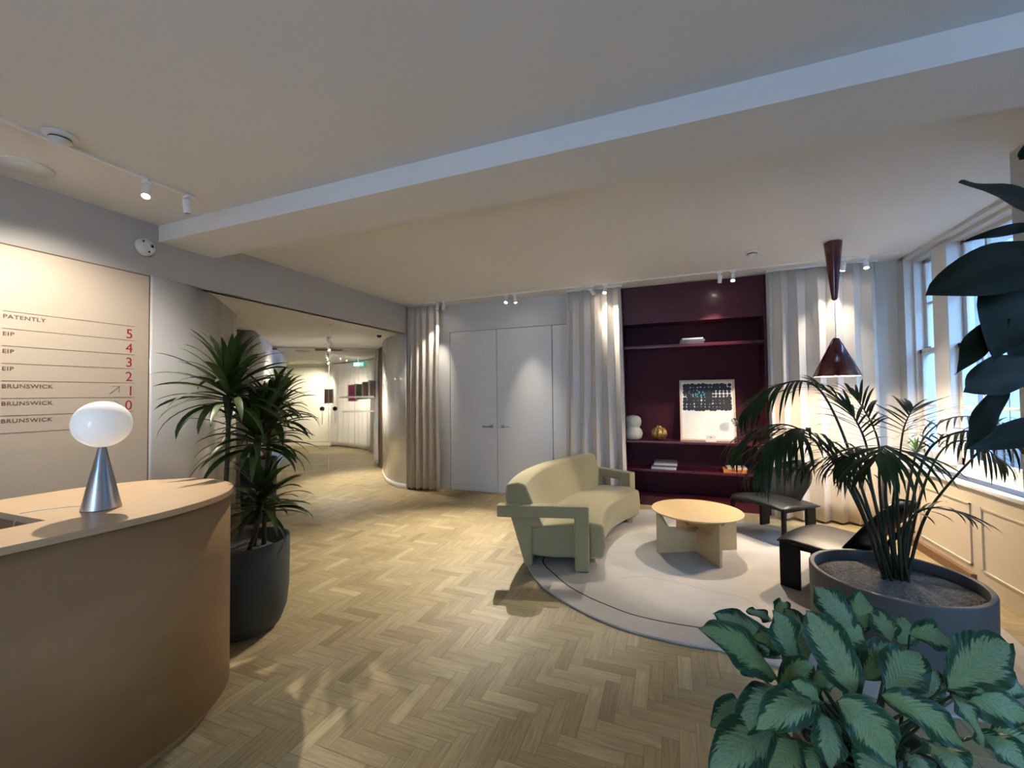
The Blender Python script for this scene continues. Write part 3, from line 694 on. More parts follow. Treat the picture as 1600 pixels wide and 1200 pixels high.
# ------------------------------------------------------------------ black leather lounge chairs
def lounge_chair(loc, rz, label, fw_=.135, ft=.028):
    t = thing('lounge_chair', loc, label, 'chair', 'black leather lounge chairs around the coffee table', rz)
    Mx = Matrix.Translation(loc) @ Matrix.Rotation(rz, 4, 'Z')   # local +x = front, y = width
    # saddle seat: wide, dips in the middle, nose rolled down
    def pad(name, fn, nu, nv, th, m):
        bm = NB(); top_ = [[bm.verts.new(Mx @ Vector(fn(i / nu, j / nv, 1))) for j in range(nv + 1)] for i in range(nu + 1)]
        bot = [[bm.verts.new(Mx @ Vector(fn(i / nu, j / nv, 0))) for j in range(nv + 1)] for i in range(nu + 1)]
        for i in range(nu):
            for j in range(nv):
                bm.faces.new((top_[i][j], top_[i + 1][j], top_[i + 1][j + 1], top_[i][j + 1])); bm.faces.new((bot[i][j], bot[i][j + 1], bot[i + 1][j + 1], bot[i + 1][j]))
        for i in range(nu):
            for j in (0, nv): bm.faces.new((top_[i][j], top_[i + 1][j], bot[i + 1][j], bot[i][j]))
        for j in range(nv):
            for i in (0, nu): bm.faces.new((top_[i][j], top_[i][j + 1], bot[i][j + 1], bot[i][j]))
        return obj(name, bm, m, t, smooth=True)
    def seat(u, v, s):
        x = .27 - .54 * u; w_ = (.31 + .02 * math.sin(math.pi * u)) * (1 if u > .12 else .93 + .07 * u / .12); y = (v - .5) * 2 * w_
        z = .362 - .035 * u + .016 * (1 - (2 * v - 1) ** 2) - .03 * max(0, .18 - u) / .18
        e = min(1, 4.5 * min(u, 1 - u) + .15) * min(1, 4.5 * min(v, 1 - v) + .15)
        return (x, y, z + (.024 if s else -.026) * e ** .5)
    pad('seat', seat, 14, 18, .04, M['leather'])
    def back(u, v, s):
        h = u; yy = (v - .5) * 2; hw = .235 * (1 - .0 * h) * math.sqrt(max(.02, 1 - max(0, (h - .45) / .56) ** 2.2)) * (.86 + .14 * min(1, h * 2.2))
        x = -.22 - .27 * h + .11 * yy * yy; z = .35 + .38 * h
        e = min(1, 5 * min(u, 1 - u) + .2) * min(1, 5 * min(v, 1 - v) + .2)
        return (x + (.016 if s else -.020) * e ** .5, yy * hw, z)
    pad('backrest', back, 14, 12, .04, M['leather'])
    for s in (-1, 1):
        bm = NB(); box(bm, .250 - fw_, .250, s * .285 - ft / 2, s * .285 + ft / 2, 0, .345, M=Mx); o = obj('leg', bm, M['black'], t); bev(o, .004, 2)
        bm = NB(); box(bm, -.27, -.14, s * .25 - .014, s * .25 + .014, 0, .335, M=Mx); o = obj('leg', bm, M['black'], t); bev(o, .004, 2)
    bm = NB()
    for s in (-1, 1): box(bm, -.25, .17, s * .235 - .012, s * .235 + .012, .285, .328, M=Mx)
    box(bm, -.25, -.22, -.235, .235, .285, .325, M=Mx)
    o = obj('seat_frame', bm, M['black'], t); bev(o, .003, 1)
    bm = NB(); tube(bm, [Mx @ Vector(p) for p in ((-.24, 0, .30), (-.33, 0, .42), (-.45, 0, .60))], .016, 8); obj('back_support', bm, M['black'], t, smooth=True)
    for s in (-1, 1):
        bm = NB(); lathe(bm, [(.001, .014), (.016, .012), (.018, 0), (.001, -.002)], (0, 0, 0), 16, M=Mx @ Matrix.Translation((-.475, s * .045, .665)) @ Matrix.Rotation(R(-65), 4, 'Y'))
        obj('chrome_stud', bm, M['chrome'], t, smooth=True, label='chrome stud on the back')
lounge_chair(Vector((1.12, 3.86, .017)), math.atan2(.56, -.83), 'black leather lounge chair directly behind the round planter')
lounge_chair(Vector((.96, 5.08, .017)), math.atan2(-.68, -.74), 'black leather lounge chair farther back, in front of the shelving', .034, .034)

# ------------------------------------------------------------------ plants
def strap_leaf(bm, base, dirh, elev, L, wd, droop, tone, n=9, twist=0, fold=.25):
    """arching strap leaf; dirh = horizontal unit vector, elev = start elevation"""
    tn = bm.verts.layers.float.get('tone') or bm.verts.layers.float.new('tone')
    uvl = bm.loops.layers.uv.get('UVMap') or bm.loops.layers.uv.new('UVMap')
    p = Vector(base); e = elev; side = Vector((-dirh.y, dirh.x, 0)); rows = []
    for i in range(n + 1):
        t = i / n
        d = dirh * math.cos(e) + Vector((0, 0, 1)) * math.sin(e)
        nn = side.cross(d) * -1
        sd = (side * math.cos(twist * t) + nn * math.sin(twist * t))
        wv = wd * (min(1, .45 + t * 2.2) * (1 - t ** 3.0) ** .8) / 2 + .0004
        rows.append([bm.verts.new(p - sd * wv + nn * wv * fold), bm.verts.new(p), bm.verts.new(p + sd * wv + nn * wv * fold)])
        for v in rows[-1]: v[tn] = tone
        p = p + d * L / n; e -= droop / n * (.4 + 1.3 * t)
    for i, (a, b) in enumerate(zip(rows, rows[1:])):
        for k in (0, 1):
            f = bm.faces.new((a[k], a[k + 1], b[k + 1], b[k])); f.smooth = True
            for l, uvc in zip(f.loops, ((i / n, k - 1), (i / n, k), ((i + 1) / n, k), ((i + 1) / n, k - 1))): l[uvl].uv = uvc
def dracaena_crown(c, L, n, seed, m, parent, wd=.050, spread=1.0, zsp=.16):
    rnd = random.Random(seed); bm = NB(); bm.verts.layers.float.new('tone'); bm.loops.layers.uv.new('UVMap')
    for i in range(n):
        f = i / (n - 1)          # 0 = lowest leaf, 1 = top
        a = i * 2.39996 + rnd.uniform(-.25, .25); d = Vector((math.cos(a), math.sin(a), 0))
        el = R(-5 + 85 * f ** 1.1) + rnd.uniform(-.12, .12)
        b = Vector(c) + Vector((0, 0, (f - .75) * zsp)) + d * .012
        strap_leaf(bm, b, d, el, L * rnd.uniform(.8, 1.1) * (1 - .18 * f) * spread, wd * rnd.uniform(.8, 1.15), R(rnd.uniform(45, 95)) * (1.1 - .4 * f), rnd.random() ** 1.5, twist=rnd.uniform(-.5, .5))
    return obj('foliage', bm, m, parent, recalc=False)
def potted_dracaena(pc, R0, H0, crowns, label, m, stems_base, prof=None):
    t = thing('potted_dracaena', pc, label, 'plant')
    pf = prof or [(.001, 0), (.6 * R0, .0), (.80 * R0, .03), (.93 * R0, .12), (.985 * R0, .25), (R0, H0 - .005), (R0 * .97, H0), (R0 * .90, H0 - .01), (R0 * .88, H0 - .08), (.001, H0 - .08)]
    bm = NB(); lathe(bm, pf, pc, 64); obj('pot', bm, M['pot'], t, smooth=True)
    bm = NB(); lathe(bm, [(.001, 0), (R0 * .87, 0), (R0 * .87, .012), (.001, .02)], Vector(pc) + Vector((0, 0, H0 - .079)), 32); obj('soil', bm, M['gravel'], t, smooth=True)
    for (c, L, n, sd, sb) in crowns:
        b = Vector(pc) + Vector((sb[0], sb[1], H0 - .075)); c = Vector(c); mid = (b + c) / 2 + Vector((rnd_.uniform(-.03, .03), rnd_.uniform(-.03, .03), 0))
        bm = NB(); tube(bm, bez(b, mid, c, 8), .014, 8); obj('stem', bm, M['trunk'], t, smooth=True)
        dracaena_crown(c, L, n, sd, m, t)
    return t
rnd_ = random.Random(5)
D1 = Vector((-2.63, 1.93, 0))
potted_dracaena(D1, .265, .575, [
    (pt(358, 605, 2.72), .47, 72, 1, (-.10, -.08)),
    (pt(402, 675, 2.82), .42, 70, 2, (.02, .05)),
    (pt(410, 775, 2.80), .34, 54, 3, (.06, -.02)),
    (pt(425, 640, 3.05), .36, 44, 6, (.05, .10)),
], 'tall dark green dracaena in a charcoal pot at the rounded end of the reception desk', M['dracaena'], None)
potted_dracaena(Vector((-4.74, 3.66, 0)), .20, .76, [
    (pt(437, 625, 4.9), .48, 36, 8, (.0, .05)), (pt(412, 640, 4.95), .40, 28, 9, (-.05, -.03)), (pt(425, 690, 4.9), .34, 24, 12, (.05, -.03))],
    'bright green dracaena in a tall dark planter farther along the corridor', M['dracaena2'], None,
    prof=[(.001, 0), (.17, 0), (.18, .01), (.20, .75), (.197, .76), (.18, .755), (.178, .68), (.001, .68)])

# kentia palm in the round planter
PC = Vector((1.19, 3.10, .016))
kp = thing('potted_palm', PC, 'large dark kentia palm in a wide round slate planter on the rug', 'plant')
bm = NB(); lathe(bm, [(.001, 0), (.385, 0), (.40, .012), (.405, .402), (.400, .410), (.378, .410), (.374, .402), (.374, .345), (.001, .345)], PC, 96); o = obj('planter', bm, M['planter'], kp, smooth=True); bev(o, .003, 2, 40)
bm = NB(); lathe(bm, [(.001, .344), (.373, .344), (.372, .350), (.25, .362), (.1, .37), (.001, .372)], PC, 48)
for v in bm.verts: v.co.z += .010 * noise.noise(v.co * 14) if (v.co - PC).xy.length < .36 else 0
obj('gravel_topping', bm, M['gravel'], kp, smooth=True)
def frond(bmr, bml, pts, start, n, L, hang, seed, wd=.024, fan=.9, lmin=.45):
    """pinnate frond: rachis through pts, leaflets both sides from fraction start"""
    rnd = random.Random(seed); P = catmull(pts, 10, False); N_ = len(P)
    tube(bmr, P, [.0085 * (1 - .8 * i / (N_ - 1)) + .0012 for i in range(N_)], 6)
    tn = bml.verts.layers.float.get('tone') or bml.verts.layers.float.new('tone')
    if not bml.loops.layers.uv.get('UVMap'): bml.loops.layers.uv.new('UVMap')
    for i in range(n):
        f = start + (1 - start) * i / (n - 1); x = f * (N_ - 1); k = min(int(x), N_ - 2); p = P[k].lerp(P[k + 1], x - k); t = (P[k + 1] - P[k]).normalized()
        sd = t.cross(Vector((0, 0, 1))); 
        if sd.length < .2: sd = Vector((1, 0, 0))
        sd.normalize(); u = (f - start) / (1 - start)
        ll = L * (lmin + (1 - lmin) * math.sin(math.pi * min(1, u * .8 + .2)))
        for s in (-1, 1):
            d = (sd * s * (1 - .55 * u) + t * (.5 + fan * u) + Vector((0, 0, rnd.uniform(-.1, .15) - hang * .3))).normalized()
            h = Vector((d.x, d.y, 0)); 
            if h.length < .05: h = Vector((sd.x * s, sd.y * s, 0))
            el = math.atan2(d.z, h.length); h.normalize()
            strap_leaf(bml, p, h, el + rnd.uniform(-.08, .08), ll * rnd.uniform(.85, 1.1), wd * rnd.uniform(.8, 1.2), R(35 + 60 * hang) * rnd.uniform(.7, 1.2), rnd.random(), n=6, twist=rnd.uniform(-.3, .3), fold=.15)
base = pt(1388, 905, 2.52)
def B(dx=0, dy=0): return PC + Vector((.02 + dx, .02 + dy, .36))
fr_list = [
    # rachis points, start, n, L, hang
    ([B(-.04, 0), pt(1352, 780, 2.55), pt(1305, 650, 2.60), pt(1265, 598, 2.6), pt(1205, 606, 2.6), pt(1165, 640, 2.6)], .52, 19, .30, .85),
    ([B(-.05, .02), pt(1345, 800, 2.7), pt(1290, 705, 2.85), pt(1235, 665, 2.95), pt(1180, 672, 3.0), pt(1150, 700, 3.0)], .45, 16, .32, .9),
    ([B(-.03, -.03), pt(1350, 790, 2.4), pt(1300, 705, 2.35), pt(1250, 670, 2.3), pt(1205, 690, 2.25)], .48, 15, .30, .8),
    ([B(.0, .03), pt(1362, 760, 2.6), pt(1352, 690, 2.7), pt(1325, 640, 2.8), pt(1280, 600, 2.9)], .50, 15, .27, .35),
    ([B(.01, .02), pt(1395, 800, 2.6), pt(1405, 720, 2.7), pt(1412, 670, 2.8), pt(1425, 640, 2.9)], .70, 9, .36, .05),
    ([B(.02, -.01), pt(1402, 790, 2.4), pt(1400, 720, 2.25), pt(1385, 697, 2.05), pt(1370, 715, 1.9)], .58, 14, .31, .9),
    ([B(.04, .01), pt(1425, 790, 2.5), pt(1450, 705, 2.5), pt(1500, 675, 2.5), pt(1560, 680, 2.5), pt(1600, 700, 2.45)], .42, 18, .30, .8),
    ([B(.06, .03), pt(1450, 800, 2.62), pt(1530, 705, 2.75), pt(1580, 660, 2.85), pt(1640, 650, 2.9), pt(1690, 690, 2.9)], .50, 16, .34, .9),
    ([B(.05, -.02), pt(1412, 850, 2.45), pt(1425, 808, 2.4), pt(1460, 793, 2.35), pt(1510, 805, 2.3)], .55, 7, .20, .5),
    ([B(-.02, .04), pt(1370, 800, 2.75), pt(1350, 745, 2.95), pt(1300, 715, 3.1), pt(1240, 730, 3.15)], .50, 13, .27, .9),
    ([B(.03, .04), pt(1420, 760, 2.8), pt(1440, 690, 3.0), pt(1480, 655, 3.1), pt(1530, 650, 3.2)], .55, 12, .30, .6),
    ([B(.0, 0), pt(1385, 790, 2.5), pt(1380, 730, 2.45), pt(1340, 700, 2.4), pt(1310, 720, 2.35)], .55, 11, .28, .9),
    ([B(-.06, -.02), pt(1335, 770, 2.5), pt(1275, 690, 2.45), pt(1225, 685, 2.4), pt(1185, 725, 2.35)], .48, 15, .32, 1.0),
    ([B(.05, .05), pt(1440, 770, 2.7), pt(1475, 700, 2.85), pt(1520, 690, 2.9), pt(1565, 720, 2.9)], .50, 13, .30, .8),
    ([B(-.01, .05), pt(1375, 770, 2.7), pt(1372, 690, 2.85), pt(1350, 640, 2.95), pt(1330, 615, 3.05)], .60, 10, .28, .2),
]
for i, (P_, st, n, L, hg) in enumerate(fr_list):
    a, b = NB(), NB(); frond(a, b, P_, st, int(n * 1.2), L * 1.2, hg * .8, 40 + i, wd=.019)
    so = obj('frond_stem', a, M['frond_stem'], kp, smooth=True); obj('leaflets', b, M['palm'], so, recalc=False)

# broad leaf helper for aglaonema and rubber plant
def broad_leaf(bm, base, mid, tip, wd, nrm, tone, fold=.18, n=14, k=6, peak=.42, wave=.012):
    tn = bm.verts.layers.float.get('tone') or bm.verts.layers.float.new('tone')
    uvl = bm.loops.layers.uv.get('UVMap') or bm.loops.layers.uv.new('UVMap')
    P = bez(base, mid, tip, n); rows = []; nrm = Vector(nrm).normalized(); sdd = tone * 40
    for i, p in enumerate(P):
        t = i / n; tg = (P[min(i + 1, n)] - P[max(i - 1, 0)]).normalized(); sd = tg.cross(nrm).normalized(); nn = sd.cross(tg)
        tt = t / peak * .5 if t < peak else .5 + (t - peak) / (1 - peak) * .5
        hw = wd / 2 * max(.012, math.sin(math.pi * tt) ** .72) 
        row = []
        for j in range(-k // 2, k // 2 + 1):
            v = j / (k / 2); cup = nn * hw * (fold * abs(v) - fold * .9 * v * v * .9) 
            wv = nn * wave * abs(v) ** 2 * math.sin(t * 11 + v * 2 + sdd)
            q = bm.verts.new(p + sd * hw * v + cup + wv); q[tn] = tone; row.append((q, t, v))
        rows.append(row)
    for a, b in zip(rows, rows[1:]):
        for j in range(len(a) - 1):
            f = bm.faces.new((a[j][0], a[j + 1][0], b[j + 1][0], b[j][0])); f.smooth = True
            for l, q in zip(f.loops, (a[j], a[j + 1], b[j + 1], b[j])): l[uvl].uv = (q[1], q[2])
# aglaonema in the foreground
AC = Vector((.56, 1.66, 0))
ag = thing('potted_aglaonema', AC, 'silver-green variegated aglaonema in the bottom right foreground', 'plant')
bm = NB(); lathe(bm, [(.001, 0), (.15, 0), (.17, .02), (.205, .36), (.20, .37), (.18, .365), (.175, .32), (.001, .32)], AC, 48); obj('pot', bm, M['pot'], ag, smooth=True)
bm = NB(); lathe(bm, [(.001, .321), (.174, .321), (.17, .328), (.001, .335)], AC, 32); obj('soil', bm, M['gravel'], ag, smooth=True)
def zp(x, y, d): return pt(1080 + x / 3.077, 880 + y / 3.077, d)
crown = AC + Vector((0, 0, .42))
AG = [  # base(zoom), tip(zoom), width px(zoom), depth base, depth tip, lift
    ((412, 560), (38, 310), 185, 1.25, 1.10, .05), ((430, 450), (110, 245), 150, 1.45, 1.35, .04),
    ((500, 500), (390, 225), 170, 1.30, 1.32, .03), ((560, 480), (455, 215), 150, 1.42, 1.45, .03),
    ((790, 650), (550, 225), 205, 1.12, 1.18, .03), ((770, 330), (590, 110), 165, 1.35, 1.42, .02),
    ((800, 340), (815, 135), 120, 1.45, 1.52, .02), ((960, 380), (865, 215), 120, 1.40, 1.48, .02),
    ((1000, 390), (1030, 265), 130, 1.52, 1.58, .02), ((1235, 600), (1530, 385), 225, 1.25, 1.28, .05),
    ((1050, 345), (1260, 400), 130, 1.42, 1.40, .05), ((830, 560), (1000, 400), 150, 1.30, 1.38, .05),
    ((935, 615), (1090, 430), 190, 1.22, 1.30, .03), ((915, 635), (1335, 905), 175, 1.12, 1.05, .05),
    ((705, 665), (985, 980), 235, 1.08, 1.00, .05), ((615, 660), (308, 800), 170, 1.15, 1.08, .06),
    ((440, 615), (215, 825), 165, 1.28, 1.18, .06), ((260, 680), (92, 785), 120, 1.38, 1.30, .04),
    ((390, 810), (85, 1010), 215, 1.22, 1.10, .06), ((625, 720), (670, 1010), 165, 1.18, 1.10, .05),
    ((1240, 640), (1640, 770), 190, 1.32, 1.25, .06), ((1380, 830), (1620, 1010), 150, 1.28, 1.2, .05),
    ((1140, 860), (1300, 1060), 190, 1.22, 1.12, .05), ((1200, 600), (1410, 620), 90, 1.30, 1.22, .03),
    ((425, 600), (585, 490), 120, 1.24, 1.22, .05), ((390, 270), (265, 225), 55, 1.5, 1.5, .01),
    ((400, 235), (455, 185), 70, 1.52, 1.55, .01), ((1430, 830), (1680, 930), 150, 1.42, 1.36, .05),
    ((620, 660), (480, 570), 100, 1.12, 1.10, .02), ((420, 420), (300, 350), 110, 1.36, 1.32, .03),
    ((1250, 640), (1400, 880), 120, 1.26, 1.2, .05), ((700, 400), (820, 310), 130, 1.34, 1.36, .03),
    ((560, 560), (700, 590), 120, 1.26, 1.2, .03), ((850, 700), (900, 1000), 150, 1.25, 1.2, .05),
    ((950, 950), (800, 1100), 200, 1.15, 1.05, .05), ((500, 850), (380, 1080), 190, 1.25, 1.18, .05),
    ((1080, 700), (1180, 520), 120, 1.42, 1.45, .03), ((300, 520), (210, 480), 90, 1.42, 1.38, .02),
    ((1400, 560), (1600, 620), 140, 1.5, 1.45, .04), ((1050, 900), (1100, 1080), 160, 1.25, 1.2, .04),
    ((600, 900), (560, 1080), 170, 1.3, 1.25, .04), ((780, 560), (640, 430), 150, 1.36, 1.38, .03),
    ((500, 380), (620, 290), 120, 1.46, 1.5, .03),
]
bs = NB(); rnd = random.Random(8)
for i, (b, tp, wpx, d0, d1, lift) in enumerate(AG):
    pb = zp(*b, d0); ptip = zp(*tp, d1); dm = (d0 + d1) / 2; wd = wpx / 3.077 / F * dm * 1.05
    midp = (pb + ptip) / 2 + Vector((0, 0, lift)) - fw * .02
    ax = (ptip - pb).normalized(); nr = (-fw * .75 + Vector((0, 0, .75)) + RT * rnd.uniform(-.25, .25)); nr -= ax * nr.dot(ax)
    bm = NB(); bm.verts.layers.float.new('tone'); bm.loops.layers.uv.new('UVMap')
    broad_leaf(bm, pb, midp, ptip, wd, nr, rnd.random() if i not in (13, 24, 26) else 1.0, peak=.48)
    lf = obj('leaf', bm, M['aglaonema'], ag, recalc=False)
    root = AC + Vector((rnd.uniform(-.07, .07), rnd.uniform(-.07, .07), .33)); tube(bs, bez(root, (root + pb) / 2 + Vector((0, 0, -.02)) + (root - pb) * .1, pb, 8), [.006 - .0003 * q for q in range(9)], 6)
obj('leaf_stalks', bs, M['dracaena'], ag, smooth=True)

# rubber plant reaching in from the right
FC = pt(1705, 700, 1.25); FC = Vector((FC.x, FC.y, 0))
fp = thing('potted_rubber_plant', FC, 'dark rubber plant whose broad leaves reach in from the upper right', 'plant')
bm = NB(); lathe(bm, [(.001, 0), (.13, 0), (.17, .30), (.165, .31), (.15, .305), (.145, .27), (.001, .27)], FC, 32); obj('pot', bm, M['pot'], fp, smooth=True)
trunk = [FC + Vector((0, 0, .26)), FC + Vector((.02, .01, .9)), FC + Vector((-.01, 0, 1.5)), FC + Vector((.02, 0, 2.1))]
bm = NB(); tube(bm, catmull(trunk, 6, False), .013, 8); obj('trunk', bm, M['trunk'], fp, smooth=True)
FL = [  # base px, mid px, tip px, width px, depths
    ((1690, 330), (1590, 315), (1498, 284), 52, (1.15, 1.05, .98), .5),
    ((1680, 352), (1580, 350), (1502, 380), 14, (1.1, 1.1, 1.05), .2),
    ((1700, 395), (1570, 405), (1447, 462), 76, (1.05, 1.0, .95), .4),
    ((1680, 455), (1560, 440), (1552, 565), 98, (1.1, 1.0, .98), .3),
    ((1690, 500), (1600, 470), (1578, 570), 80, (1.2, 1.12, 1.1), .3),
    ((1575, 500), (1530, 520), (1493, 585), 34, (1.0, 1.0, 1.0), .2),
    ((1612, 560), (1560, 588), (1505, 612), 52, (1.05, 1.0, .98), .4),
    ((1572, 600), (1545, 640), (1508, 705), 30, (1.02, 1.0, 1.0), .4),
    ((1640, 215), (1620, 235), (1592, 250), 30, (1.1, 1.1, 1.1), .4),
    ((1690, 670), (1600, 665), (1512, 702), 40, (1.2, 1.1, 1.05), .3),
]
for i, (b, mdd, tp, wpx, dd, tl) in enumerate(FL):
    pb, pm, ptp = pt(*b, dd[0]), pt(*mdd, dd[1]), pt(*tp, dd[2]); ax = (ptp - pb).normalized()
    nr = -fw + Vector((0, 0, tl)); nr -= ax * nr.dot(ax)
    bm = NB(); bm.verts.layers.float.new('tone'); bm.loops.layers.uv.new('UVMap')
    broad_leaf(bm, pb, pm, ptp, wpx / F * dd[1] * 1.15, nr, rnd.random(), fold=.25, peak=.45, wave=.006)
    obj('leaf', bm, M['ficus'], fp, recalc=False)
    z = pb.z - .06; tr = FC + Vector((0, 0, max(.5, min(2.05, z))))
    bm = NB(); tube(bm, bez(tr, (tr + pb) / 2 + Vector((0, 0, .02)), pb, 6), .004, 6); obj('leaf_stalk', bm, M['ficus'], fp, smooth=True)

rnd = random.Random(31)
for i in range(9):      # the leaves on its far side
    a = R(-75 + 110 * ((i * .618) % 1)); d = Vector((math.cos(a), math.sin(a), 0)); zb = .95 + .125 * i
    p0 = FC + Vector((.01, 0, zb)); pb = p0 + d * .13 + Vector((0, 0, .05)); ptp = pb + d * .24 + Vector((0, 0, -.06)); pm = (pb + ptp) / 2 + Vector((0, 0, .05))
    bm = NB(); bm.verts.layers.float.new('tone'); bm.loops.layers.uv.new('UVMap')
    broad_leaf(bm, pb, pm, ptp, .12, Vector((0, 0, 1)), rnd.random(), fold=.25, peak=.45, wave=.006); obj('leaf', bm, M['ficus'], fp, recalc=False)
    bm = NB(); tube(bm, bez(p0, (p0 + pb) / 2 + Vector((0, 0, .02)), pb, 6), .004, 6); obj('leaf_stalk', bm, M['ficus'], fp, smooth=True)

# small plant in a pot on the window sill, beyond the palm
wp = thing('windowsill_plant', (2.32, 5.45, .767), 'small pale green plant in a cream pot on the window sill behind the palm', 'plant')
wc = Vector((2.27, 5.35, .766))
bm = NB(); lathe(bm, [(.001, 0), (.045, 0), (.06, .02), (.062, .10), (.055, .12), (.05, .115), (.001, .10)], wc, 24); obj('pot', bm, M['celadon'], wp, smooth=True)
bm = NB(); bm.verts.layers.float.new('tone'); bm.loops.layers.uv.new('UVMap')
for i in range(16):
    a = i * 2.4; strap_leaf(bm, wc + Vector((0, 0, .10)), Vector((math.cos(a), math.sin(a), 0)), R(40 + 3 * i), .2, .022, R(60), rnd.random())
obj('foliage', bm, M['dracaena2'], wp, recalc=False)

# ------------------------------------------------------------------ pendant lamp
pc = Vector((1.49, 4.88, 0))
pn = thing('pendant_lamp', (pc.x, pc.y, CH), 'burgundy pendant lamp with an inverted cone above a conical shade, over the lounge', 'lamp')
bm = NB(); lathe(bm, [(.001, 2.945), (.075, 2.945), (.075, 2.94), (.024, 2.40), (.020, 2.385), (.010, 2.378), (.001, 2.377)], pc, 48); obj('ceiling_cone', bm, M['pendant'], pn, smooth=True)
bm = NB(); tube(bm, [pc + Vector((0, 0, 2.38)), pc + Vector((0, 0, 2.0))], .003, 6); obj('cord', bm, M['track'], pn)
bm = NB(); lathe(bm, [(.001, 2.018), (.018, 2.016), (.028, 2.005), (.196, 1.640), (.192, 1.640), (.020, 1.985), (.001, 1.99)], pc, 64); obj('lamp_shade', bm, M['pendant'], pn, smooth=True)
bm = NB(); lathe(bm, [(.1905, 1.643), (.020, 1.982), (.001, 1.986)], pc, 64)
bmesh.ops.delete(bm, geom=[f for f in bm.faces if len(f.verts) > 10], context='FACES'); obj('shade_lining', bm, M['inner'], pn, smooth=True)
M['bulb'] = mat('bulb_glow', (1, 1, 1), .5, emit=(1, .80, .55), estr=18)
bm = NB(); ellip(bm, pc + Vector((0, 0, 1.76)), .035, .04, 20, 10); obj('bulb', bm, M['bulb'], pn, smooth=True)
l = bpy.data.lights.new('bulb_light', 'POINT'); l.energy = 34; l.color = (1, .78, .52); l.shadow_soft_size = .05
lo = bpy.data.objects.new('bulb_light', l); COL.objects.link(lo); lo.location = pc + Vector((0, 0, 1.70)); setparent(lo, pn)

# ------------------------------------------------------------------ tracks and spotlights
def track(name, a, b, zc, label):
    a = Vector((a[0], a[1], 0)); b = Vector((b[0], b[1], 0)); d = (b - a).normalized(); n = Vector((-d.y, d.x, 0)) * .011
    o = obj(name, prism(NB(), [a + n, b + n, b - n, a - n], zc - .016, zc), M['white']); tag(o, label, 'track'); return o
track('lighting_track', (-3.20, -.5), (-3.185, 1.95), CH, 'slim white ceiling lighting track above the reception desk')
track('lighting_track', (-3.78, 5.545), (2.25, 5.50), CH, 'long slim white ceiling lighting track in front of the back wall curtains')
heads = []
def head(x, y, zc, target, power, label, group, size=44, on=True, blend=.7, L=.10, drop=.075):
    root = Vector((x, y, zc - .016)); tgt = Vector(target)
    t = thing('track_spotlight', root, label, 'spotlight', group)
    bm = NB(); box(bm, x - .03, x + .03, y - .013, y + .013, zc - .034, zc - .016); obj('adapter', bm, M['white'], t)
    c = root + Vector((0, 0, -drop)); d = (tgt - c).normalized()
    bm = NB(); tube(bm, [root, c], .007, 8); obj('stem', bm, M['white'], t)
    Mx = Matrix.Translation(c) @ (-d).to_track_quat('Z', 'Y').to_matrix().to_4x4()
    bm = NB(); r = .024
    lathe(bm, [(r, L * .45), (r, -L * .5), (r - .003, -L * .5), (r - .003, -L * .5 + .012), (.001, -L * .5 + .012)], seg=24, M=Mx); o = obj('lamp_body', bm, M['white'], t, smooth=True); bev(o, .001, 1, 40)
    bm = NB(); lathe(bm, [(.001, -L * .5 + .005), (r - .0035, -L * .5 + .005), (r - .0035, -L * .5 + .008), (.001, -L * .5 + .008)], seg=20, M=Mx)
    obj('lens', bm, M['glow'] if on else M['dark'], t)
    if on: spot_light(c + d * (L * .5 + .004), tgt, power, size, blend, parent=t, rad=.018)
    return t
K = 1.0
GA, GB = 'white track spotlights above the reception desk', 'white track spotlights along the back wall'
head(-3.19, 1.66, CH, (-2.45, 1.05, 1.03), 70 * K, 'lit white spotlight on the desk track near the directory sign', GA, 70, blend=1)
head(-3.185, 1.90, CH, (-3.3, 2.3, 0), 0, 'unlit white spotlight at the end of the desk track', GA, on=False)
head(-3.19, .92, CH, (-4.0, 1.62, 1.75), 40 * K, 'lit white spotlight on the desk track aimed at the directory sign', GA, 78, blend=1)
head(-3.35, 5.545, CH, (-3.5, 5.0, 0), 0, 'unlit white spotlight in front of the left curtain', GB, on=False)
head(-3.24, 5.545, CH, (-3.72, 5.72, 1.5), 26 * K, 'lit white spotlight in front of the left curtain', GB, 52)
head(-2.20, 5.54, CH, (-2.3, 3.6, 0), 300 * K, 'larger lit white spotlight in front of the double doors', GB, 56, blend=1)
head(-2.07, 5.54, CH, (-1.7, 5.55, 0), 40 * K, 'lit white spotlight beside the larger one, in front of the double doors', GB, 50, blend=1)
head(-.97, 5.53, CH, (-.50, 5.80, 2.15), 26 * K, 'lit white spotlight in front of the curtain left of the shelving', GB, 60)
head(-.80, 5.53, CH, (-.95, 3.8, .2), 58 * K, 'white spotlight turned towards the sofa, left of the shelving', GB, 42, blend=.6)
head(.56, 5.52, CH, (.35, 6.15, .9), 40 * K, 'lit white spotlight in front of the burgundy shelving', GB, 62, blend=.8)
head(.70, 5.52, CH, (.35, 4.35, .3), 78 * K, 'white spotlight turned towards the coffee table, in front of the shelving', GB, 38, blend=.4)
head(1.77, 5.51, CH, (1.45, 5.80, .5), 24 * K, 'lit white spotlight in front of the right curtain', GB, 70, blend=1)
head(1.97, 5.51, CH, (1.75, 4.5, .2), 45 * K, 'lit white spotlight nearest the window wall', GB, 64)

